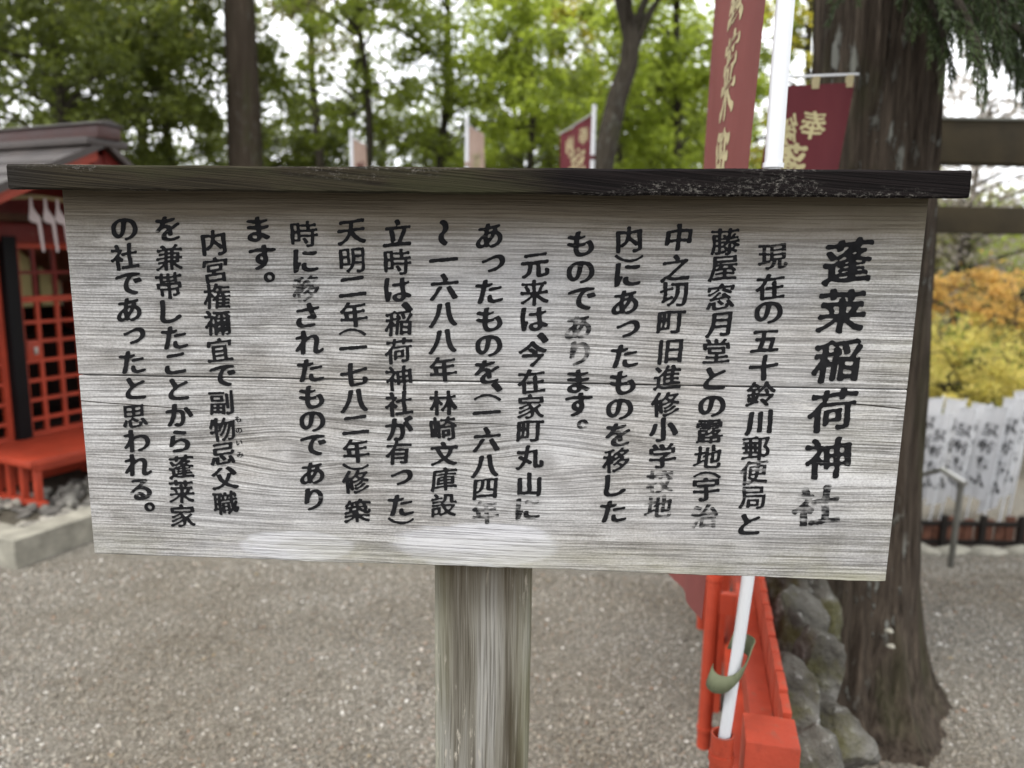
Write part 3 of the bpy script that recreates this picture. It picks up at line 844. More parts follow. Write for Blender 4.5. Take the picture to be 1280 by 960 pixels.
for k, w in enumerate((Vector((.395, 1.262, 0)), Vector((.590, 2.06, 0)), Vector((.765, 2.80, 0)), Vector((.95, 3.6, 0)))):
    bpy.context.view_layer.update()
    l = fence.matrix_world.inverted() @ w; HL.append(w)
    holder(l.x, l.y, .12 if k else .06, .70, .0205)
    if k:
        MB().box(l.x - .012, l.x + .012, min(l.y - .02, -.0), l.y - .018, .55, .61).build('holder_bracket', M_red, fence)
# rim and stay at the near holder show bare metal edge
n0 = fence.matrix_world.inverted() @ HL[0]
mbr = MB(); mbr.tube([(n0.x, n0.y, .6995), (n0.x, n0.y, .7005)], .0207, 24, caps=False); mbr.build('holder_rim', M_steeldark, fence, smooth=True)
MB().box(n0.x - .012, n0.x + .012, .046, n0.y - .018, .50, .53).build('holder_bracket', M_red, fence)

# ------------------------------------------------------------------ banners
def cloth_fn(top_a, top_b, height, wave, sag, droop_b=0., lean=Vector((0, 0, 0)), gather=.0):
    """s in 0..1 from pole edge to free edge, t in 0..1 downwards"""
    d = top_b - top_a; dn = Vector((d.y, -d.x, 0)).normalized()
    def f(s, t):
        w = wave * math.sin(5.1 * s + 3.3 * t + 1) * (.25 + t) * s + wave * .5 * math.sin(11 * s + 2 * t) * s
        ss = s * (1 - gather * t)
        p = top_a + d * ss + lean * t + dn * w
        p.z -= height * t + sag * math.sin(math.pi * s) * (1 - t) + droop_b * s * t
        return p
    return f, dn

def nobori(pole_pts, pole_r, ta, tb, height, m_cloth, m_text, chars, label, csize, group='maroon shrine banners on white poles', wave=.02,
           mirror=False, droop=0., gather=0., pairs=None, base=None, text_s=.5, lean=Vector((0, 0, 0)), sag=.0, first_t=.16, step_t=.14, tabs=True, loops=5, vs=1.0, rod=True):
    b = Vector(pole_pts[0])
    root = empty('nobori_banner', b, 0, label, 'banner', group)
    rel = [Vector(p) - b for p in pole_pts]
    MB().tube(rel, pole_r, 14).build('pole', M_white_pvc, root, smooth=True)
    fn, dn = cloth_fn(Vector(ta) - b, Vector(tb) - b, height, wave, sag, droop, lean, gather)
    ns, nt = 26, 60; V = []; F = []
    for j in range(nt + 1):
        for i in range(ns + 1): V.append(fn(i / ns, j / nt))
    for j in range(nt):
        for i in range(ns):
            a = j * (ns + 1) + i; F.append((a, a + 1, a + ns + 2, a + ns + 1))
    obj('cloth', V, F, m_cloth, root, smooth=True)
    wd = (Vector(tb) - Vector(ta)).length
    # rod along the top
    A, B = fn(0, 0), fn(1, 0); up = Vector((0, 0, .022)) if tabs else Vector((0, 0, .004))
    if rod: MB().tube([A + up - (B - A) * .05, B + up + (B - A) * .04], .0035, 8).build('crossbar', M_white_pvc, root, smooth=True)
    if tabs and rod:
        for s in (.08, .5, .93):
            p = fn(s, .004); e = (B - A).normalized() * .011
            MB().add([p - e - up * .25 + dn * .002, p + e - up * .25 + dn * .002, p + e + up * 1.15 + dn * .004, p - e + up * 1.15 + dn * .004,
                      p - e - up * .25 - dn * .002, p + e - up * .25 - dn * .002, p + e + up * 1.15 - dn * .004, p - e + up * 1.15 - dn * .004],
                     [(0, 1, 2, 3), (7, 6, 5, 4), (3, 2, 6, 7), (0, 3, 7, 4), (1, 5, 6, 2)]).build('tab', M_white_cloth if m_cloth == M_white_cloth else M_gold, root)
    for k in range(loops):      # pole loops down the side
        t = (k + .5) / loops; p = fn(0, t)
        q = min(rel, key=lambda v: abs(v.z - p.z)); 
        # position on pole at this height
        for a_, b_ in zip(rel[:-1], rel[1:]):
            if min(a_.z, b_.z) <= p.z <= max(a_.z, b_.z): q = a_.lerp(b_, (p.z - a_.z) / (b_.z - a_.z + 1e-9))
        MB().tube([q + Vector((0, 0, -.012)), q + Vector((0, 0, .012))], (pole_r if not hasattr(pole_r, '__len__') else max(pole_r)) + .002, 12).build('pole_loop', M_white_cloth if m_cloth == M_white_cloth else m_cloth, root, smooth=True)
    # lettering printed through the cloth, seen on both faces
    items = []
    for i, ch in enumerate(chars):
        items.append((ch, text_s, first_t + step_t * i, csize / wd, csize * vs / height, 0., 1.2, mirror, False))
    for (ch, s, t, sz) in (pairs or []): items.append((ch, s, t, sz / wd, sz / height, 0., 1., mirror, False))
    if items:
        # glyph y is up while t runs down
        for ch, cx, cy, sx, sy, fa, bo, mi, ro in items:
            V2 = []; F2 = []
            for sgn in (1, -1):
                gv, gf, _ = glyph(ch, bo, ro); n = len(V2); k = -1 if mi else 1
                for x, y in gv:
                    p = fn(cx + k * x * sx, cy - y * sy) + dn * (.0012 * sgn); V2.append(p)
                F2 += [tuple(q + n for q in f) for f in gf]
            obj('character', V2, F2, m_text, root)
    return root

# nearest banner: pole stands in the near holder, the cloth swings back behind it
P0 = Vector((.395, 1.262, .45))
pole = [P0, Vector((.396, 1.262, .66)), atd(921, 820, 1.262), atd(935, 722, 1.262), atd(951, 470, 1.262), atd(966.5, 208, 1.262), atd(966.6, 206.5, 1.262), atd(974, 100, 1.262), atd(986, -50, 1.262), atd(1004, -330, 1.262)]
rads = [.0105, .0105, .0107, .0112, .0115, .0118, .0143, .0143, .0143, .0143]
def P_at(z, pts):
    for a, b in zip(pts[:-1], pts[1:]):
        if a.z <= z <= b.z: return a.lerp(b, (z - a.z) / (b.z - a.z))
pa = P_at(2.30, pole) - Vector((.016, 0, 0)); pb_ = atd(897, 60, 1.72); pb_ = Vector((pb_.x + .0, pb_.y, 2.30))
nobori(pole, rads, pa, pb_, 1.38, M_maroon, M_gold, '奉納蓬莱稲荷大神', 'tall maroon banner with gold writing on the thick white pole nearest the sign', .15,
       wave=.012, droop=.10, lean=Vector((-.052, -.0, 0)), first_t=-.062, step_t=.117, vs=1.05, text_s=.50, loops=0, gather=.05)
MB_ = MB(); MB_.tube([atd(966.2, 210, 1.262), atd(966.8, 204, 1.262)], .0165, 18); tag(MB_.build('pole_collar', M_white_pvc, None, smooth=True), 'white plastic joint ring on the nearest banner pole at the cap board', 'pole ring')
col = bpy.data.objects['pole_collar']; rootn = bpy.data.objects['nobori_banner']
for k in ('label', 'category'):
    if k in col: del col[k]
bpy.context.view_layer.update(); col.parent = rootn; col.matrix_parent_inverse = rootn.matrix_world.inverted()

# olive tape tied round the pole
def tape():
    c = atd(919, 838, 1.262)
    V = []; F = []
    n = 22
    for i in range(n + 1):
        t = i / n; a = -2.9 + 5.2 * t
        r = .018 + .075 * max(0, abs(t - .5) - .18) * 1.2
        x = c.x + .004 - r * math.sin(a) * 1.25; y = c.y - r * math.cos(a); zc = c.z + .034 - .052 * t + .016 * math.sin(t * 6)
        x += (-.016 * (1 - t) ** 2) + .004 * t
        for s in (-1, 1): V.append((x + s * .005, y, zc + s * .017))
    for i in range(n): F.append((2 * i, 2 * i + 2, 2 * i + 3, 2 * i + 1))
    o = obj('olive_tape', V, F, M_tie, smooth=True)
    md = o.modifiers.new('t', 'SOLIDIFY'); md.thickness = .0012
    tag(o, 'loose olive green tape wrapped round the foot of the nearest white pole', 'tape')
tape()

# second banner seen from its back, turned toward the cedar
P1 = Vector((HL[1].x, HL[1].y, .4)); top1 = atd(975.5, 88, 2.05)
pole1 = [P1, P1 + Vector((.004, 0, .4)), P1.lerp(top1, .6), top1]
ta = atd(968, 108, 2.05); tb = atd(1071, 103, 2.13)
nobori(pole1, .0115, ta, tb, 1.30, M_maroon2, M_gold2, '蓬莱稲荷大神', 'crimson banner seen from behind with reversed gold writing, beside the cedar trunk', .115,
       wave=.014, mirror=True, droop=.0, lean=Vector((-.13, 0, 0)), first_t=.150, step_t=.125, text_s=.33, gather=.12, pairs=[('奉', .55, .078, .078), ('納', .22, .080, .078)], loops=0)
# others in the row beyond, on the fence line and across the path
nobori([Vector((HL[2].x, HL[2].y, .4)), Vector((HL[2].x + .01, HL[2].y, 1.45))], .011, Vector((HL[2].x, HL[2].y, 1.40)), Vector((HL[2].x + .25, HL[2].y + .30, 1.40)), .8, M_maroon2, M_gold2, '蓬莱稲荷',
       'short maroon banner on the third pole of the fence, hidden behind the board', .15, rod=False, loops=0)
def far_banner(px, py, Y, pxe, w, cloth, text, label, right, tm=None, pyd=0):
    top = atd(px, py - 4, Y); foot = Vector((top.x, top.y, gh(top.x, top.y) - .02))
    a = atd(px, py + 6, Y); sgn = 1 if right else -1
    # free edge found so that the cloth is w wide and lands on the measured column
    best = None
    for k in range(200):
        Y2 = Y + k * .003; b = atd(pxe, py + 6, Y2); b.z = a.z
        if best is None or abs((b - a).length - w) < best[0]: best = (abs((b - a).length - w), b)
    b = best[1]; b.z = a.z + pyd
    return nobori([foot, foot.lerp(top, .5), top], .0125, a, b, 1.5, cloth, tm or M_gold, text, label, .24, wave=.03, loops=3, tabs=False, first_t=.17, step_t=.19, pairs=[('奉', .3, .06, .11), ('納', .72, .06, .11)] if cloth == M_maroon2 else None)
far_banner(743, 135, 4.6, 704, .45, M_maroon2, '蓬莱稲荷', 'dark red banner left of its white pole, at the foot of the curved trunk', False, pyd=-.06)
far_banner(584, 150, 5.2, 608, .45, M_pinkcloth, '蓬莱稲荷', 'faded pink banner right of its pole, showing above the middle of the sign', True)
far_banner(439, 166, 5.9, 460, .45, M_pinkcloth, '蓬莱稲荷', 'faded striped pink banner nearest the straight brown trunk, lowest of the three', True, M_maroon)

# white banners below on the right
WB = [  # pole px, free px, top y, bottom y, depth, text, where
 (1146, 1136, 500, 612, 6.3, '足神さん', 'white banner half hidden behind the right edge of the cedar trunk'),
 (1158, 1140, 512, 640, 6.1, '足神さん', 'white banner just right of the cedar trunk, hanging lowest'),
 (1180, 1158, 498, 618, 6.4, '足神さん', 'white banner directly behind the handrail bend, at its left'),
 (1192, 1174, 520, 622, 6.2, '足神さん', 'narrow white banner partly covered behind the handrail post'),
 (1208, 1190, 502, 628, 6.6, '足神さん', 'white banner rising above the right end of the handrail'),
 (1223, 1206, 512, 630, 6.1, '足神さん', 'turned white banner just right of the handrail post'),
 (1240, 1222, 508, 622, 6.5, '足神さん', 'white banner between the turned one and the boldly lettered one'),
 (1262, 1233, 511, 628, 6.0, '足神さん', 'white banner with the boldest black writing right of the handrail'),
 (1284, 1262, 500, 634, 6.0, '足神さん', 'white banner next right of the boldly lettered one'),
 (1296, 1276, 488, 618, 6.3, '足神さん', 'white banner cut by the right edge of the picture'),
]
for px, pxe, y0, y1, Y, txt, lab in WB:
    top = atd(px, y0 - 4, Y); a = atd(px, y0, Y); foot = Vector((a.x - .12, a.y, gh(a.x, a.y) - .02))
    b = atd(pxe - random.choice((-2, 3, 7)), y0 + 4, Y + random.uniform(.02, .16)); b.z = a.z + random.uniform(-.05, .03); ln_ = Vector((random.uniform(-.13, -.06), 0, 0))
    hgt = a.z - atd(px, y1, Y).z
    nobori([foot, foot.lerp(top, .5), top], .0075, a, b, hgt, M_white_cloth, M_banner_ink, txt, lab, hgt * .15, 'white banners with black writing below the bank', .02,
           loops=3, tabs=False, first_t=.24, step_t=.185, droop=random.uniform(-.06, .13), gather=random.uniform(-.15, .2), lean=ln_, rod=True)

# ------------------------------------------------------------------ handrail, low timber fence and stone edge
hr = empty('metal_handrail', atd(1188, 706, 5.0), 0, 'steel handrail with one post at the top of the bank, before the white banners', 'handrail')
hb = hr.location.copy(); top = atd(1202, 602, 5.0); bend = atd(1178, 587, 5.25); far = atd(1120, 602, 5.9)
hr.location.z = min(hb.z, gh(hb.x, hb.y)); rb = hr.location
MB().tube([Vector((hb.x, hb.y, rb.z - .05)) - rb, top - rb], .0205, 16).build('post', M_steeldark, hr, smooth=True)
MB().tube([top - rb + Vector((.012, -.03, -.006)), top - rb, bend - rb], .021, 16).build('rail', M_steel, hr, smooth=True)
MB().tube([bend - rb, far - rb, far - rb + Vector((-.6, .6, -.05))], .016, 16).build('lower_rail', M_steeldark, hr, smooth=True)

lf = empty('low_timber_fence', (2.9, 6.0, gh(3.4, 6.0)), 0, 'low reddish brown timber fence with dark posts at the foot of the white banners', 'fence')
for i in range(30):
    x = i * .085 + random.uniform(-.01, .01); h = .24 + random.uniform(-.05, .05)
    MB().box(x, x + .07, -.012, .012, -.06, h).build('board', M_brown, lf)
for i in range(9):
    x = i * .32; MB().box(x, x + .045, -.05, -.014, -.06, .28).build('post', M_darkpost, lf)
for z in (.03, .19):
    MB().box(-.1, 2.7, -.035, -.0135, z, z + .035).build('rail', M_darkpost, lf)

def edge_stones():
    r = empty('stone_edging', (2.6, 5.75, gh(3.2, 5.75)), 0, 'row of pale edging stones along the foot of the low timber fence', 'edging')
    x = 0
    for i in range(12):
        w = random.uniform(.22, .34)
        o = rock_mesh('stone', (w / 2, .09, .055), 50 + i, M_stone, 2); o.parent = r; o.location = (x + w / 2, random.uniform(-.015, .015), .015); x += w * .96
def rock_mesh(name, dims, seed, mat, sub=3, rough=.22):
    bm = bmesh.new(); bmesh.ops.create_icosphere(bm, subdivisions=sub, radius=1)
    rr = random.Random(seed * 7 + 1)
    planes = [(Vector((rr.gauss(0, 1), rr.gauss(0, 1), rr.gauss(0, 1))).normalized(), rr.uniform(.48, .80)) for _ in range(11)]
    for v in bm.verts:
        p = v.co.copy()
        for _ in range(2):
            for nn, dd in planes:
                e = p.dot(nn) - dd
                if e > 0: p -= nn * e * .97
        d = 1.30 + rough * .4 * mn.noise(p * 2.2 + Vector((seed * 3.7, seed, 0))) + rough * .35 * mn.noise(p * 7 + Vector((seed, 0, seed))) + rough * .15 * mn.noise(p * 19)
        v.co = Vector((p.x * dims[0] * d, p.y * dims[1] * d, p.z * dims[2] * d))
    me = bpy.data.meshes.new(name); bm.to_mesh(me); bm.free()
    me.polygons.foreach_set('use_smooth', [True] * len(me.polygons))
    return link(name, me, None, mat)
edge_stones()

# ------------------------------------------------------------------ torii beams
tl = atd(1098, 205, 5.2)
tor = empty('torii_gate', (tl.x, 5.2, gh(tl.x, 5.2)), 0, 'dark timber torii gate with two level beams behind the cedar at the right', 'torii')
zt0 = atd(1220, 151, 5.2).z - tor.location.z; zt1 = atd(1220, 206, 5.2).z - tor.location.z
zn0 = atd(1220, 259, 5.2).z - tor.location.z; zn1 = atd(1220, 292, 5.2).z - tor.location.z
MB().box(-.35, 3.6, -.09, .09, zt1, zt0 - .012).build('top_beam', M_torii, tor, bevel=.006)
MB().box(-.37, 3.62, -.105, .105, zt0 - .0115, zt0 + .004).build('beam_cap', M_toriicap, tor, bevel=.002)
MB().box(-.25, 3.5, -.06, .06, zn1, zn0).build('tie_beam', M_torii, tor, bevel=.006)
for x in (.0, 2.9):
    MB().tube([(x, 0, -.3), (x, 0, zt1 + .002)], [.115, .10], 24).build('pillar', M_torii, tor, smooth=True)

# ------------------------------------------------------------------ boulders between fence and cedar
RK = [  # px, py, Y, dims, label
 (983, 812, 1.98, (.085, .13, .20), 'mossy boulder beside the red fence, below the right end of the board'),
 (972, 752, 2.42, (.085, .20, .24), 'brownish boulder behind the mossy one along the fence'),
 (1004, 770, 2.30, (.07, .12, .16), 'narrow grey rock tucked against the left side of the cedar'),
 (1012, 862, 1.86, (.075, .10, .13), 'rounded lichen spotted rock right of the fence, level with the olive tape'),
 (985, 895, 1.70, (.06, .09, .13), 'dark rock in the gap behind the fence end post'),
 (1030, 925, 1.72, (.10, .10, .085), 'low pale rock at the foot of the cedar, nearest the viewer'),
 (1012, 968, 1.50, (.06, .07, .10), 'small grey stone wedged against the fence end post'),
 (960, 712, 3.0, (.12, .25, .28), 'far grey boulder partly hidden by the sign along the fence'),
]
for i, (px, py, Y, dims, lab) in enumerate(RK):
    p = atd(px, py, Y) 
    o = rock_mesh('boulder', dims, 11 + i * 3, M_rock, 4, .26)
    o.location = p; o.rotation_euler = (random.uniform(-.15, .15), random.uniform(-.15, .15), random.uniform(-.4, .4)); tag(o, lab, 'boulder', 'boulders between the red fence and the cedar')

def leaf_cloud(centers, radii, n_each, size, flat=.8, tint_bias=0.):
    C = np.repeat(np.asarray(centers, float), n_each, 0); Rr = np.repeat(np.asarray(radii, float), n_each)
    n = len(C)
    d = rng.normal(0, 1, (n, 3)); d /= np.linalg.norm(d, axis=1)[:, None]
    rad = rng.random(n) ** .42
    P = C + d * (rad * Rr)[:, None] * np.array([1, 1, flat])
    nrm = rng.normal(0, 1, (n, 3)) * .8 + np.array([0, 0, .9]); nrm /= np.linalg.norm(nrm, axis=1)[:, None]
    a = np.cross(nrm, rng.normal(0, 1, (n, 3))); a /= np.linalg.norm(a, axis=1)[:, None]; b = np.cross(nrm, a)
    s = size * rng.uniform(.6, 1.35, n)[:, None]
    V = np.stack([P - a * s, P - b * s * .5 + nrm * s * .12, P + a * s, P + b * s * .5 + nrm * s * .12], 1)
    tint = np.clip(np.repeat(rng.uniform(0, 1, len(centers)), n_each) * .55 + rng.random(n) * .45 + tint_bias, 0, 1)
    return V.reshape(-1, 3), np.arange(4 * n).reshape(-1, 4), np.repeat(tint, 4)

# ------------------------------------------------------------------ big cedar at the right
CED = Vector((1.255, 2.52, 0))
def cedar():
    root = empty('cedar_tree', CED, 0, 'big old cedar with fibrous bark and flaring roots behind the right end of the sign', 'tree')
    nz, nt = 150, 132; V = []; F = []
    # measured centre line and radius by height
    def cen(z): 
        return Vector((float(np.interp(z, [-.2, 0, .36, 1.2, 2.1, 4.6], [-.045, -.05, -.065, -.08, -.118, -.25])), 0, 0))
    for j in range(nz + 1):
        z = -.15 + 4.6 * (j / nz) ** 1.25
        r = .188 + .085 * math.exp(-max(z, 0) / .26) + .05 * math.exp(-max(z, 0) / .9) + .05 * math.exp(-max(z + .02, 0) / .06) - .006 * z
        c = cen(z)
        for k in range(nt):
            a = 2 * math.pi * k / nt
            lob = .022 * math.exp(-max(z, 0) / .35) * (math.sin(5 * a + 1.1) + .6 * math.sin(3 * a + .4))
            rib = mn.noise((math.cos(a) * 5.5, math.sin(a) * 5.5, z * .9)) * .020 + (abs(mn.noise((math.cos(a) * 11, math.sin(a) * 11, z * 1.3))) - .25) * .030 + mn.noise((math.cos(a) * 26, math.sin(a) * 26, z * 3.0)) * .009
            rr = r + lob + rib
            V.append((c.x + rr * math.cos(a), c.y + rr * math.sin(a), z))
    for j in range(nz):
        for k in range(nt):
            a = j * nt + k; b = j * nt + (k + 1) % nt; F.append((a, b, b + nt, a + nt))
    obj('trunk', V, F, M_cedar, root, smooth=True)
    # knots
    for px, py in ((1111, 788), (1113, 807)):
        p = atd(px, py, 2.2); s = rock_mesh('knot', (.011, .011, .009), 3, M_stone, 2); s.parent = root; s.location = p - CED
    # lichen-grey bark scales standing proud
    # drooping needle sprays
    L = []; T = []
    stems = MB()
    r2 = random.Random(5)
    def spray(p, d, ln, nn):
        d = Vector(d).normalized(); q = Vector(p); pts = [q.copy()]
        for i in range(10):
            d = (d + Vector((0, 0, -.10)) + Vector((r2.uniform(-.05, .05), r2.uniform(-.05, .05), 0))).normalized(); q = q + d * ln / 10; pts.append(q.copy())
        stems.tube(pts, [.0035 - .0025 * i / 10 for i in range(11)], 4, False)
        tn = r2.random()
        for i in range(nn):
            t = (i + r2.random()) / nn; k = t * 9.99; a = int(k); p0 = pts[a].lerp(pts[a + 1], k - a); ax = (pts[a + 1] - pts[a]).normalized()
            side = Vector((r2.gauss(0, 1), r2.gauss(0, 1), r2.gauss(0, .6))); side = (side - ax * side.dot(ax)).normalized()
            nd = (ax * 1.1 + side * .75 + Vector((0, 0, -.12))).normalized(); le = r2.uniform(.018, .034) * (1.15 - .45 * t)
            w = nd.cross(Vector((r2.gauss(0, 1), r2.gauss(0, 1), r2.gauss(0, 1)))).normalized() * .0019
            L.append((p0 - w, p0 + w, p0 + nd * le)); T.append(min(1, max(0, tn * .6 + r2.random() * .4)))
    def bough(a, b, n, droop, ln, spread):
        a, b = Vector(a), Vector(b); pts = [a.lerp(b, t) + Vector((0, 0, .04 * math.sin(math.pi * t) - droop * t * t)) for t in np.linspace(0, 1, 12)]
        stems.tube(pts, [.020 * (1 - t) + .004 for t in np.linspace(0, 1, 12)], 6, False)
        for i in range(n):
            t = .12 + .88 * (i / n) + r2.uniform(-.02, .02); k = min(t, .999) * 11; q = int(k); p0 = pts[q].lerp(pts[q + 1], k - q)
            ax = (pts[q + 1] - pts[q]).normalized(); sd_ = Vector((-ax.y, ax.x, 0)) * r2.choice((-1, 1))
            spray(p0, ax * .6 + sd_ * r2.uniform(.2, spread) + Vector((0, 0, r2.uniform(-.5, .15))), ln * r2.uniform(.6, 1.15), 88)
    def rel(px, py, Y): return atd(px, py, Y) - CED
    for (p0, p1, n, dr, ln, sp) in (
        (rel(1120, -70, 2.30), rel(1345, 45, 1.95), 46, .02, .17, .9), (rel(1125, -40, 2.35), rel(1330, 80, 2.2), 46, .02, .17, .9),
        (rel(1130, -55, 2.45), rel(1300, 60, 2.6), 44, .02, .19, .9), (rel(1120, -110, 2.3), rel(1260, -10, 2.0), 34, .02, .18, .9),
        (rel(1140, -60, 2.6), rel(1380, -10, 2.7), 44, .02, .22, .9), (rel(1110, -60, 2.25), rel(1185, 50, 2.05), 22, .02, .16, .8),
        (rel(1150, -90, 2.7), rel(1420, 60, 3.1), 44, .02, .22, 1.), (rel(1090, -60, 2.2), rel(1060, -10, 2.0), 10, .0, .12, .8)):
        bough(p0, p1, n, dr, ln, sp)
    for (p0, p1, n, dr, ln, sp) in ((rel(1160, -40, 2.9), rel(1350, 70, 3.0), 50, .02, .26, 1.1), (rel(1150, -20, 2.6), rel(1290, 85, 2.5), 40, .02, .18, 1.0), (rel(1150, 0, 3.2), rel(1330, 40, 3.5), 50, .02, .30, 1.1), (rel(1150, -30, 2.1), rel(1230, 60, 1.95), 26, .02, .16, .9)):
        bough(p0, p1, n, dr, ln, sp)
    cc = []
    for i in range(150):
        z = r2.uniform(3.0, 7.5); q = r2.uniform(0, 6.28); d = r2.uniform(.2, 2.3) * (1 - (z - 3) / 9); cc.append((d * math.cos(q), d * math.sin(q), z))
    Vc, Fc, Tc = leaf_cloud(cc, [r2.uniform(.25, .5) for _ in cc], 90, .055, .5)
    npobj('crown', Vc, Fc, M_needle, root, attrs={'tint': Tc})
    V = np.array([[tuple(q) for q in t] for t in L]).reshape(-1, 3)
    npobj('foliage', V, np.arange(len(V)).reshape(-1, 3), M_needle, root, attrs={'tint': np.repeat(T, 3)})
    stems.build('boughs', M_bark, root, smooth=True)
cedar()

# ------------------------------------------------------------------ leafy trees
def tree(X, Y, tr, mats, zlo, zhi, R, nclump, per, leaf, clr, label, group='trees behind the sign', lean=(0, 0), bark=None, cx=0, cy=0, limbs=True, name='leafy_tree', trunk_top=None, curve=0., cat='tree', path=None):
    z0 = gh(X, Y) - .1
    root = empty(name, (X, Y, z0), 0, label, cat, group)
    r3 = random.Random(int(X * 100 + Y * 10) + 3)
    top = trunk_top or zhi * .85
    n = 12; pts = []
    for i in range(n + 1):
        t = i / n; pts.append(Vector((lean[0] * t + curve * math.sin(t * 5.2) + (0 if not limbs else .10 * math.sin(t * 3.1 + X * 3) + .05 * math.sin(t * 9 + Y * 5)) * min(1, t * 3), lean[1] * t + r3.uniform(-.03, .03), (top - z0) * t)))
    if path: pts = [Vector((0, 0, 0))] + [atd(px, py, Y) - Vector((X, Y, z0)) for px, py in path]; n = len(pts) - 1
    mb = MB(); mb.tube(pts, [tr * (1.25 if i == 0 else 1) * (1 - .55 * i / n) for i in range(n + 1)], 12)
    if not cat == 'shrub': nclump = int(nclump * 2.25); per = int(per * .48); clr = clr * .66
    cs = []; rs = []
    for k in range(nclump):
        for _ in range(20):
            p = Vector((r3.uniform(-1, 1), r3.uniform(-1, 1), r3.uniform(-1, 1)))
            if p.length <= 1: break
        c = Vector((cx + lean[0] * .7 + p.x * R, cy + lean[1] * .7 + p.y * R * .8, (zlo + zhi) / 2 - z0 + p.z * (zhi - zlo) / 2))
        cs.append(c); rs.append(clr * r3.uniform(.55, 1.35))
        if k % 11 == 0:
            cs.append(Vector((cx + lean[0] * .7 + r3.uniform(-.6, .6) * R, cy + r3.uniform(-.5, .5) * R, (zlo + zhi) / 2 - z0 + r3.uniform(-.55, .55) * (zhi - zlo) / 2))); rs.append(R * .5)
        if limbs and k % 3 == 0:
            h = max(.35, min(.95, (c.z - .35 * math.hypot(c.x, c.y)) / (top - z0))); s = pts[0].lerp(pts[-1], h) if curve == 0 else pts[int(h * n)]
            mid = s.lerp(c, .5) + Vector((r3.uniform(-.2, .2), r3.uniform(-.2, .2), r3.uniform(-.05, .25)))
            q = [s, s.lerp(mid, .5) + Vector((0, 0, .04)), mid, mid.lerp(c, .6), c]
            w = tr * r3.uniform(.16, .34); mb.tube(q, [w, w * .8, w * .6, w * .4, w * .15], 6, False)
            for _ in range(2):
                e = c + Vector((r3.uniform(-1, 1), r3.uniform(-1, 1), r3.uniform(-.5, .5))) * clr * 1.2
                mb.tube([mid.lerp(c, .6), mid.lerp(e, .7), e], [w * .35, w * .2, w * .08], 4, False)
    mb.build('trunk', bark or M_bark, root, smooth=True)
    if nclump:
        V, F, T = leaf_cloud([tuple(c) for c in cs], rs, per, leaf)
        npobj('crown', V, F, mats, root, attrs={'tint': T})
    return root
def PX(px, Y): return atd(px, 250, Y).x

tree(PX(309, 9.0), 9.0, .235, M_leaf_dark, 5.2, 8.5, 1.6, 14, 240, .06, .5, 'straight brown cedar trunk standing bare left of centre above the sign', bark=M_redbark, limbs=False, trunk_top=8.2, name='straight_cedar')
tree(PX(80, 8.2), 8.2, .065, M_leaf_dark, 2.4, 5.6, 1.75, 50, 280, .042, .42, 'dark evergreen with a thin trunk rising behind the shrine roof', name='evergreen_tree')
tree(PX(205, 9.6), 9.6, .08, M_leaf_dark, 2.2, 5.4, 1.35, 40, 270, .045, .42, 'dark evergreen filling the space left of the straight brown trunk', name='evergreen_tree')
tree(PX(-30, 10), 10.4, .12, M_leaf_dark, 1.6, 6.2, 1.8, 44, 280, .05, .5, 'dark evergreen at the far left edge above the shrine roof', name='evergreen_tree')
tree(PX(165, 12), 12.5, .12, M_leaf_yel, 4.6, 7.0, 1.5, 26, 240, .05, .42, 'yellow green tree top high between the evergreens at the left')
tree(PX(450, 10.5), 10.5, .075, M_leaf_mid, 2.6, 6.2, 1.5, 40, 170, .045, .34, 'loose green tree with thin forked branches right of the straight trunk')
tree(PX(395, 13), 13.5, .10, M_leaf_pale, 4.6, 8.0, 1.6, 30, 150, .055, .4, 'pale olive tree high between the straight trunk and its right neighbour')
tree(PX(560, 11.5), 11.5, .09, M_leaf_mid, 2.3, 6.2, 1.6, 52, 190, .045, .36, 'green tree with lacy leaves above the centre of the sign')
tree(PX(690, 12.5), 12.8, .10, M_leaf_yel, 3.2, 6.4, 1.1, 26, 170, .05, .34, 'yellow tinged tree behind the dark red banner')
tree(PX(655, 10), 10.2, .07, M_leaf_bright, 2.2, 5.6, 1.0, 34, 190, .042, .34, 'bright green tree between the pink and the dark red banner')
tree(PX(752, 7.6), 7.6, .135, M_leaf_bright, 4.3, 7.0, 1.6, 26, 190, .042, .36, 'dark curved trunk leaning right above the dark red banner', curve=.09, lean=(.30, 0), trunk_top=6.2, name='curved_tree', path=[(742, 470), (748, 300), (753, 205), (762, 165), (772, 120), (786, 80), (789, 45), (779, 5), (768, -50), (790, -130)])
tree(PX(830, 9.3), 9.3, .08, M_leaf_bright, 1.9, 5.4, 1.0, 44, 230, .042, .36, 'dense bright green tree left of the tall maroon banner')
tree(PX(770, 11.5), 11.8, .10, M_leaf_mid, 2.0, 5.2, 1.4, 40, 200, .05, .38, 'mid green tree behind the curved trunk')
tree(PX(1000, 12), 12, .09, M_leaf_yel, 2.4, 6.5, 1.2, 26, 120, .05, .34, 'sparse yellow green tree seen between white pole and cedar')
tree(PX(905, 13), 13.2, .12, M_leaf_mid, 2.2, 6.5, 1.8, 36, 180, .055, .42, 'green tree behind the tall maroon banner')
tree(PX(290, 14), 14.5, .13, M_leaf_dark, 2.0, 4.6, 2.2, 46, 190, .06, .5, 'low dark green tree seen either side of the straight trunk')
tree(PX(470, 15), 15.5, .13, M_leaf_dark, 2.0, 4.6, 2.6, 44, 190, .06, .5, 'dark green tree low behind the striped pink banner')
tree(PX(650, 16), 16, .13, M_leaf_mid, 2.0, 5.2, 2.4, 44, 190, .06, .5, 'green tree low behind the gap between the middle banners')
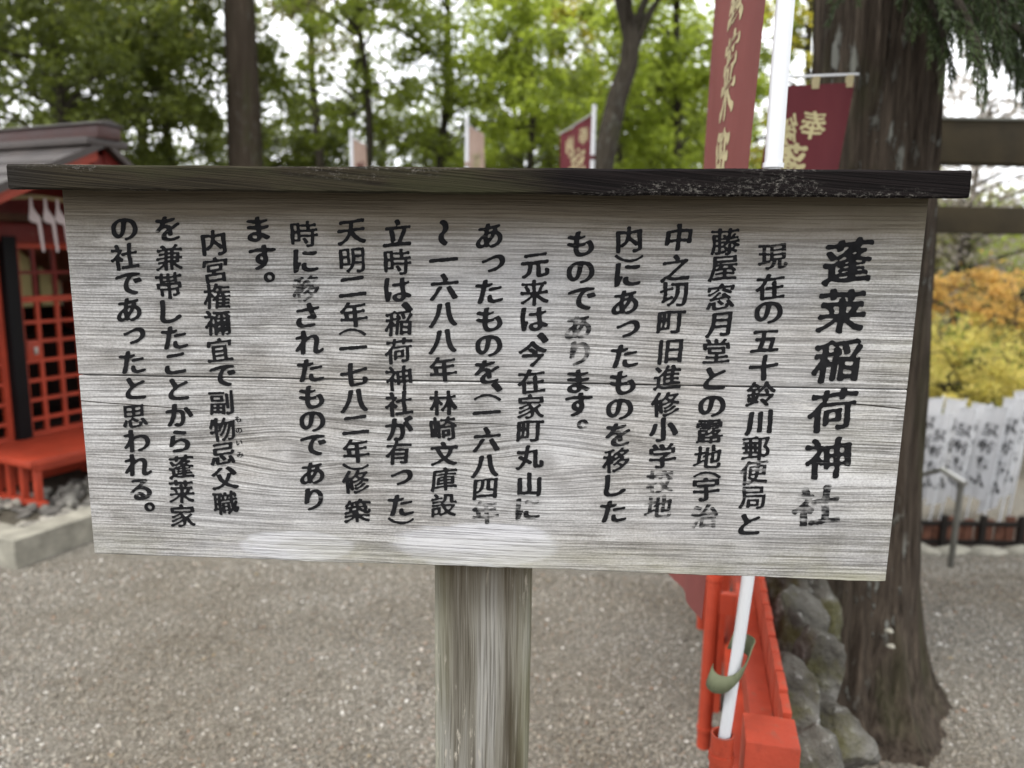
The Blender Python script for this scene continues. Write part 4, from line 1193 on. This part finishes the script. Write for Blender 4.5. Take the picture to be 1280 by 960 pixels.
tree(PX(840, 16), 16.5, .13, M_leaf_mid, 2.0, 5.2, 2.4, 44, 190, .06, .5, 'green tree low behind the curved trunk')
tree(PX(60, 14), 14, .13, M_leaf_dark, 1.6, 4.6, 2.6, 34, 170, .06, .55, 'dense dark tree low behind the shrine roof')
# right side
def RX(px, py, Y): return atd(px, py, Y)
p = RX(1250, 420, 9.2); tree(p.x, 9.2, .10, M_leaf_orange, RX(0, 392, 9.2).z, RX(0, 318, 9.2).z, 1.15, 24, 170, .030, .20, 'orange maple with dark forked trunk right of the cedar', 'autumn trees right of the cedar', trunk_top=RX(0, 330, 9.2).z, name='maple_tree')
p = RX(1205, 440, 8.6); tree(p.x, 8.6, .05, M_leaf_gold, RX(0, 515, 8.6).z, RX(0, 372, 8.6).z, 1.25, 44, 230, .028, .25, 'low golden yellow maple above the white banners', 'autumn trees right of the cedar', trunk_top=RX(0, 400, 8.6).z, name='maple_tree')
p = RX(1215, 250, 13); tree(p.x, 13, .07, M_leaf_grey, RX(0, 345, 13).z, RX(0, 30, 13).z, 2.6, 90, 75, .045, .5, 'pale grey tree with fine twigs behind the torii beams', 'autumn trees right of the cedar', name='twiggy_tree')
p = RX(1120, 300, 15); tree(p.x + .8, 15, .09, M_leaf_pale, RX(0, 400, 15).z, RX(0, 200, 15).z, 2.6, 50, 130, .06, .6, 'pale green tree far behind the orange maple', 'autumn trees right of the cedar')
p = RX(1290, 450, 12.); tree(p.x + .6, 12, .10, M_leaf_pale, RX(0, 500, 12).z, RX(0, 330, 12).z, 1.8, 40, 170, .05, .5, 'olive undergrowth tree on the bank at the right edge', 'autumn trees right of the cedar')
p = RX(1180, 420, 11.); tree(p.x, 11, .08, M_leaf_mid, RX(0, 520, 11).z, RX(0, 400, 11).z, 2.2, 40, 170, .05, .45, 'dull green shrub low behind the golden maple', 'autumn trees right of the cedar', name='shrub', cat='shrub')

# wooded slope closing the view far behind
def slope():
    n = 900; cs = []; 
    for i in range(n):
        a = random.uniform(-1.1, 1.05); r = random.uniform(22, 44); x = math.sin(a) * r; y = math.cos(a) * r
        cs.append((x, y, gh(x, y) + random.uniform(0., 2.2 if r > 26 else 1.4)))
    V, F, T = leaf_cloud(cs, [random.uniform(.9, 1.7) for _ in cs], 75, .14, .7)
    o = npobj('wooded_slope', V, F, M_leaf_mid, None, attrs={'tint': T})
    tag(o, 'mass of green woodland on the slope far behind the shrine grounds', 'woodland', kind='stuff')
slope()

# ------------------------------------------------------------------ shrine at the left
SL = lambda: (SH_O.x, SH_O.y, 0)
def sh_empty(name, label, cat): return empty(name, SL(), SH_RZ, label, cat)
# local: x=u along the front, y=into the building
cb = sh_empty('stone_curb', 'pale weathered stone curb around the pebble bed under the red shrine', 'curb')
for a, b in ((0.0, 1.15), (1.156, 2.3), (2.306, 3.4)):
    MB().box(a, b, -.02, .13, -.06, .15 + random.uniform(-.004, .004)).build('curb_block', M_stone, cb, bevel=.012, bseg=3)
for a, b in ((.136, 1.2), (1.206, 2.4)):
    MB().box(0, .15, a, b, -.06, .15 + random.uniform(-.004, .004)).build('curb_block', M_stone, cb, bevel=.012, bseg=3)
bed = MB().box(.14, 3.4, .12, 3.2, -.05, .105).build('pebble_bed', plain('bed_soil', (.10, .09, .07), .95, .1, .4, 20, .8, 60)); tag(bed, kind='structure'); bed.location = SL(); bed.rotation_euler = (0, 0, SH_RZ)
protos = [rock_mesh('stone', (.040, .030, .020), 90 + i, plain('bed_stone_%s' % 'abcd'[i], c, .85, .2, .3, 30), 2, .2) for i, c in enumerate(((.36, .34, .29), (.23, .215, .19), (.42, .40, .35), (.15, .14, .125)))]
sc_ = 0
for i in range(290):
    pr = protos[i % 4]
    o = pr if i < 4 else pr.copy()
    if i >= 4: COL.objects.link(o)
    o.parent = bed; k = random.uniform(.55, 1.25)
    o.location = (random.uniform(.18, 1.75), .15 + .62 * random.random() ** 1.2, .112 + random.uniform(0, .012)); o.scale = (k, k * random.uniform(.7, 1.1), k); o.rotation_euler = (random.uniform(-.4, .4), random.uniform(-.4, .4), random.uniform(0, 6.3))

# offering bench: u .37 .. 1.9, depth .386 .. .93, top z .40
bn = sh_empty('offering_bench', 'red wooden bench with slatted ends on the pebble bed before the shrine doors', 'bench')
b0, b1, y0, y1, zt = .374, 1.75, .386, .93, .40
MB().box(b0, b1, y0, y1, zt - .035, zt).build('bench_top', M_red, bn, bevel=.004)
MB().box(b0 + .05, b1 - .05, y0 + .035, y0 + .06, zt - .075, zt - .0355).build('apron', M_red, bn, bevel=.002)
MB().box(b0 + .05, b1 - .05, y1 - .06, y1 - .035, zt - .075, zt - .0355).build('apron', M_red, bn, bevel=.002)
for xe in (b0 + .075, (b0 + b1) / 2 + .0, b1 - .11):
    MB().box(xe - .022, xe + .022, y0 + .015, y1 - .02, .118, .15).build('foot_rail', M_red, bn, bevel=.003)
    MB().box(xe - .02, xe + .02, y0 + .02, y1 - .02, zt - .065, zt - .036).build('end_rail', M_red, bn, bevel=.003)
    for k in range(4):
        yy = y0 + .045 + k * .118
        MB().box(xe - .017, xe + .017, yy, yy + .034, .1505, zt - .0655).build('slat', M_red, bn, bevel=.002)

sh = sh_empty('small_shrine', 'small vermilion shrine building with lattice doors and brown ridged roof at the left', 'shrine')
wy = .95; wl, wr = .02, 1.98     # wall plane and its ends
# frame
MB().box(wl, wr, wy - .015, wy + .08, .12, .385).build('sill_beam', M_red, sh, bevel=.004)
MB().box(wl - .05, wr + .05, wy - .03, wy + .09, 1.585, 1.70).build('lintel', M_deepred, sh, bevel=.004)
for x in (wl, wr - .09):
    MB().box(x, x + .09, wy - .025, wy + .085, .386, 1.5845).build('corner_post', M_red, sh, bevel=.004)
MB().box(.665, .745, wy - .05, wy + .06, .386, 1.62).build('black_post', M_black, sh, bevel=.004)
MB().box(1.27, 1.35, wy - .05, wy + .06, .386, 1.62).build('black_post', M_black, sh, bevel=.004)
def lattice(xa, xb, nv, name):
    d = empty('lattice_door', (0, 0, 0)); d.parent = sh
    fw = .035
    # stiles and rails
    MB().box(xa, xa + fw, wy, wy + .035, .386, 1.584).build('stile', M_red, d)
    MB().box(xb - fw, xb, wy, wy + .035, .386, 1.584).build('stile', M_red, d)
    for z in (.386, 1.549): MB().box(xa + fw, xb - fw, wy + .001, wy + .034, z, z + fw).build('door_rail', M_red, d)
    MB().box(xa + fw, xb - fw, wy + .001, wy + .034, 1.225, 1.262).build('door_rail', M_red, d)
    zs = [.50 + .1205 * k for k in range(0, 6)] + [1.405]
    bar = None
    for k in range(1, nv):
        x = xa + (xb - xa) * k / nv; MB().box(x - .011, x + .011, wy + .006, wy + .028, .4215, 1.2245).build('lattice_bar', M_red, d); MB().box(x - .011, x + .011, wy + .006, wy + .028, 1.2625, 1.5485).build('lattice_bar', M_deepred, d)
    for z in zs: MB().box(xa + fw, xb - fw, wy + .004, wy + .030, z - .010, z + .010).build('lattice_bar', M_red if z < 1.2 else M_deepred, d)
    return d
d1_ = lattice(.748, 1.268, 4, '')
d2_ = lattice(.115, .662, 4, '')
d3_ = lattice(1.352, 1.885, 4, '')
lk = MB().box(.784, .872, wy - .006, wy + .02, .875, .99).build('lock_plate', M_red, d1_, bevel=.002)
MB().box(.822, .845, wy - .016, wy - .006, .905, .95).build('padlock', M_steel, d1_, bevel=.003)
# side and back walls, floor
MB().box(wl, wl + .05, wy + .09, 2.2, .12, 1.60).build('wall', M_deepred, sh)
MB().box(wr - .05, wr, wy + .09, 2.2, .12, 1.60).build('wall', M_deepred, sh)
MB().box(wl, wr, 2.205, 2.25, .12, 1.10).build('wall', M_interior, sh)
MB().box(wl + .052, wr - .052, wy + .09, 2.2, .12, .45).build('floor', M_interior, sh)
MB().box(wl + .3, wr - .3, 1.5, 2.0, .4505, .95).build('inner_altar', M_interior, sh)
MB().box(wl + .052, wr - .052, 2.215, 2.235, 1.1005, 1.60).build('back_window', clothmat('cream_window', (.62, .55, .36), (.80, .74, .52), 14, .75), sh)
for k in range(1, 8): MB().box(wl + .05 + .235 * k, wl + .085 + .235 * k, 2.20, 2.2145, 1.1005, 1.60).build('window_bar', M_interior, sh)
# roof: ridge at u=1.0 running into the building, gable faces out
rx, zr, half = .90, 2.15, 1.10
yf, yb = .28, 2.5
def roof_side(sgn):
    T = []
    nlay = 7
    sl2 = .49 if sgn < 0 else .78
    for k in range(nlay):   # overlapping sheets from eave to ridge
        a, b = k / nlay, (k + 1) / nlay + .02
        xa = rx + sgn * half * (1 - a); xb = rx + sgn * half * (1 - b)
        za = zr - sl2 * half * (1 - a) ; zb_ = zr - sl2 * half * (1 - b)
        lift = .020
        v = [(xa, yf, za + lift), (xb, yf, zb_ + .002), (xb, yb, zb_ + .002), (xa, yb, za + lift),
             (xa, yf, za - .006), (xb, yf, zb_ - .012), (xb, yb, zb_ - .012), (xa, yb, za - .006)]
        MB().add(v, [(0, 1, 2, 3), (7, 6, 5, 4), (0, 3, 7, 4), (1, 0, 4, 5), (3, 2, 6, 7), (2, 1, 5, 6)]).build('roof_sheet', M_roof, sh)
    # boarding and barge board under the gable edge
    xa, xb = rx + sgn * half, rx + sgn * .02
    za, zb_ = zr - sl2 * half - .02, zr - sl2 * .02 - .02
    for (ya, ybk, dz, mt, nm) in ((yf + .05, yf + .085, .070, M_red if sgn < 0 else M_deepred, 'barge_board'), (yf + .06, yb - .02, .035, M_deepred, 'roof_boarding')):  # right barge board gets the darker red to paint in the roof's shade
        v = [(xa, ya, za), (xb, ya, zb_), (xb, ybk, zb_), (xa, ybk, za), (xa, ya, za - dz), (xb, ya, zb_ - dz), (xb, ybk, zb_ - dz), (xa, ybk, za - dz)]
        MB().add(v, [(0, 1, 2, 3), (7, 6, 5, 4), (0, 3, 7, 4), (1, 0, 4, 5), (3, 2, 6, 7), (2, 1, 5, 6)]).build(nm, mt, sh)
    # edge trim in grey copper above the barge board
    v = [(xa, yf - .012, za + .045), (xb, yf - .012, zb_ + .035), (xb, yf + .0, zb_ + .035), (xa, yf + .0, za + .045), (xa, yf - .012, za - .004), (xb, yf - .012, zb_ - .004), (xb, yf, zb_ - .004), (xa, yf, za - .004)]
    MB().add(v, [(0, 1, 2, 3), (7, 6, 5, 4), (0, 3, 7, 4), (1, 0, 4, 5), (3, 2, 6, 7), (2, 1, 5, 6)]).build('roof_edge_trim', M_roof, sh)
roof_side(-1); roof_side(1)
MB().box(rx - .075, rx + .075, yf - .03, yb + .05, zr + .012, zr + .085).build('ridge_box', M_copper, sh, bevel=.003)
MB().add([(rx - .10, yf - .045, zr + .086), (rx + .10, yf - .045, zr + .086), (rx, yf - .045, zr + .116), (rx - .10, yb + .06, zr + .086), (rx + .10, yb + .06, zr + .086), (rx, yb + .06, zr + .116)],
         [(0, 2, 1), (3, 4, 5), (0, 3, 5, 2), (2, 5, 4, 1), (0, 1, 4, 3)]).build('ridge_cover', M_roof, sh)
MB().box(rx - .13, rx + .13, yf - .015, yb + .03, zr - .03, zr + .0115).build('ridge_base', M_roof, sh, bevel=.003)
# gable filling
MB().add([(wl, wy, 1.70), (wr, wy, 1.70), (rx, wy, zr - .06), (wl, wy + .04, 1.70), (wr, wy + .04, 1.70), (rx, wy + .04, zr - .06)], [(0, 1, 2), (5, 4, 3), (0, 3, 4, 1), (1, 4, 5, 2), (2, 5, 3, 0)]).build('gable_panel', M_deepred, sh)
MB().box(rx - .04, rx + .04, yf + .06, wy, zr - .20, zr - .075).build('ridge_beam', M_deepred, sh)
MB().box(wl - .03, wr + .03, wy - .12, wy - .06, 1.705, 1.75).build('eave_beam', plain('eave_timber', (.10, .05, .03), .8, .2, .3), sh)
for x in (wl + .02, wr - .06): MB().box(x, x + .05, yf + .35, wy - .03, 1.71, 1.75).build('eave_arm', M_deepred, sh)
rope = []
for i in range(41):
    t = i / 40; rope.append((.12 + 1.75 * t, yf + .31, 1.835 - .02 * math.sin(math.pi * t * 3) ** 2))
rp = empty('straw_rope', (0, 0, 0), 0); rp.location = SL(); rp.rotation_euler = (0, 0, SH_RZ); tag(rp, 'thin straw rope hung under the shrine eave', 'rope')
MB().tube(rope, .013, 8).build('rope', plain('straw', (.30, .24, .13), .9, .1, .3, 60), rp, smooth=True)
# zigzag paper streamers
def shide(px, label):
    o = Vector((0, 0, EYE)); d = ray(px, 262); k = (-(yf + .29) - (o - SH_O).dot(SN)) / d.dot(SN); q = o + d * k
    W_, H_ = .042, .062
    V = []; F = []; x = 0; z = 0
    P = [(0, 0), (.010, 0), (.030, -.075), (.022, -.085), (.048, -.100), (.058, -.175), (.040, -.16), (.034, -.12), (-.004, -.105), (0, -.07)]
    P = [(0., .0), (.012, 0.), (.016, -.04), (.030, -.055), (.052, -.075), (.058, -.14), (.062, -.205), (.048, -.205), (.040, -.15), (.034, -.098), (.0, -.092), (-.014, -.082), (-.004, -.04)]
    n = len(P); V = [(a, 0, b) for a, b in P] + [(a, .001, b) for a, b in P]
    F = [tuple(range(n)), tuple(reversed(range(n, 2 * n)))] + [(i, i + n, (i + 1) % n + n, (i + 1) % n) for i in range(n)]
    s = obj('paper_streamer', V, F, M_paper); s.location = (q.x, q.y, 1.83); s.scale = (.95, 1, 1.45); s.rotation_euler = (0, 0, SH_RZ - .15)
    tag(s, label, 'paper streamer', 'zigzag paper streamers under the shrine eave')
shide(38, 'white zigzag paper streamer, leftmost of the three under the shrine eave')
shide(56, 'white zigzag paper streamer, middle one of the three under the shrine eave')
shide(71, 'white zigzag paper streamer, rightmost of the three, nearest the sign edge')
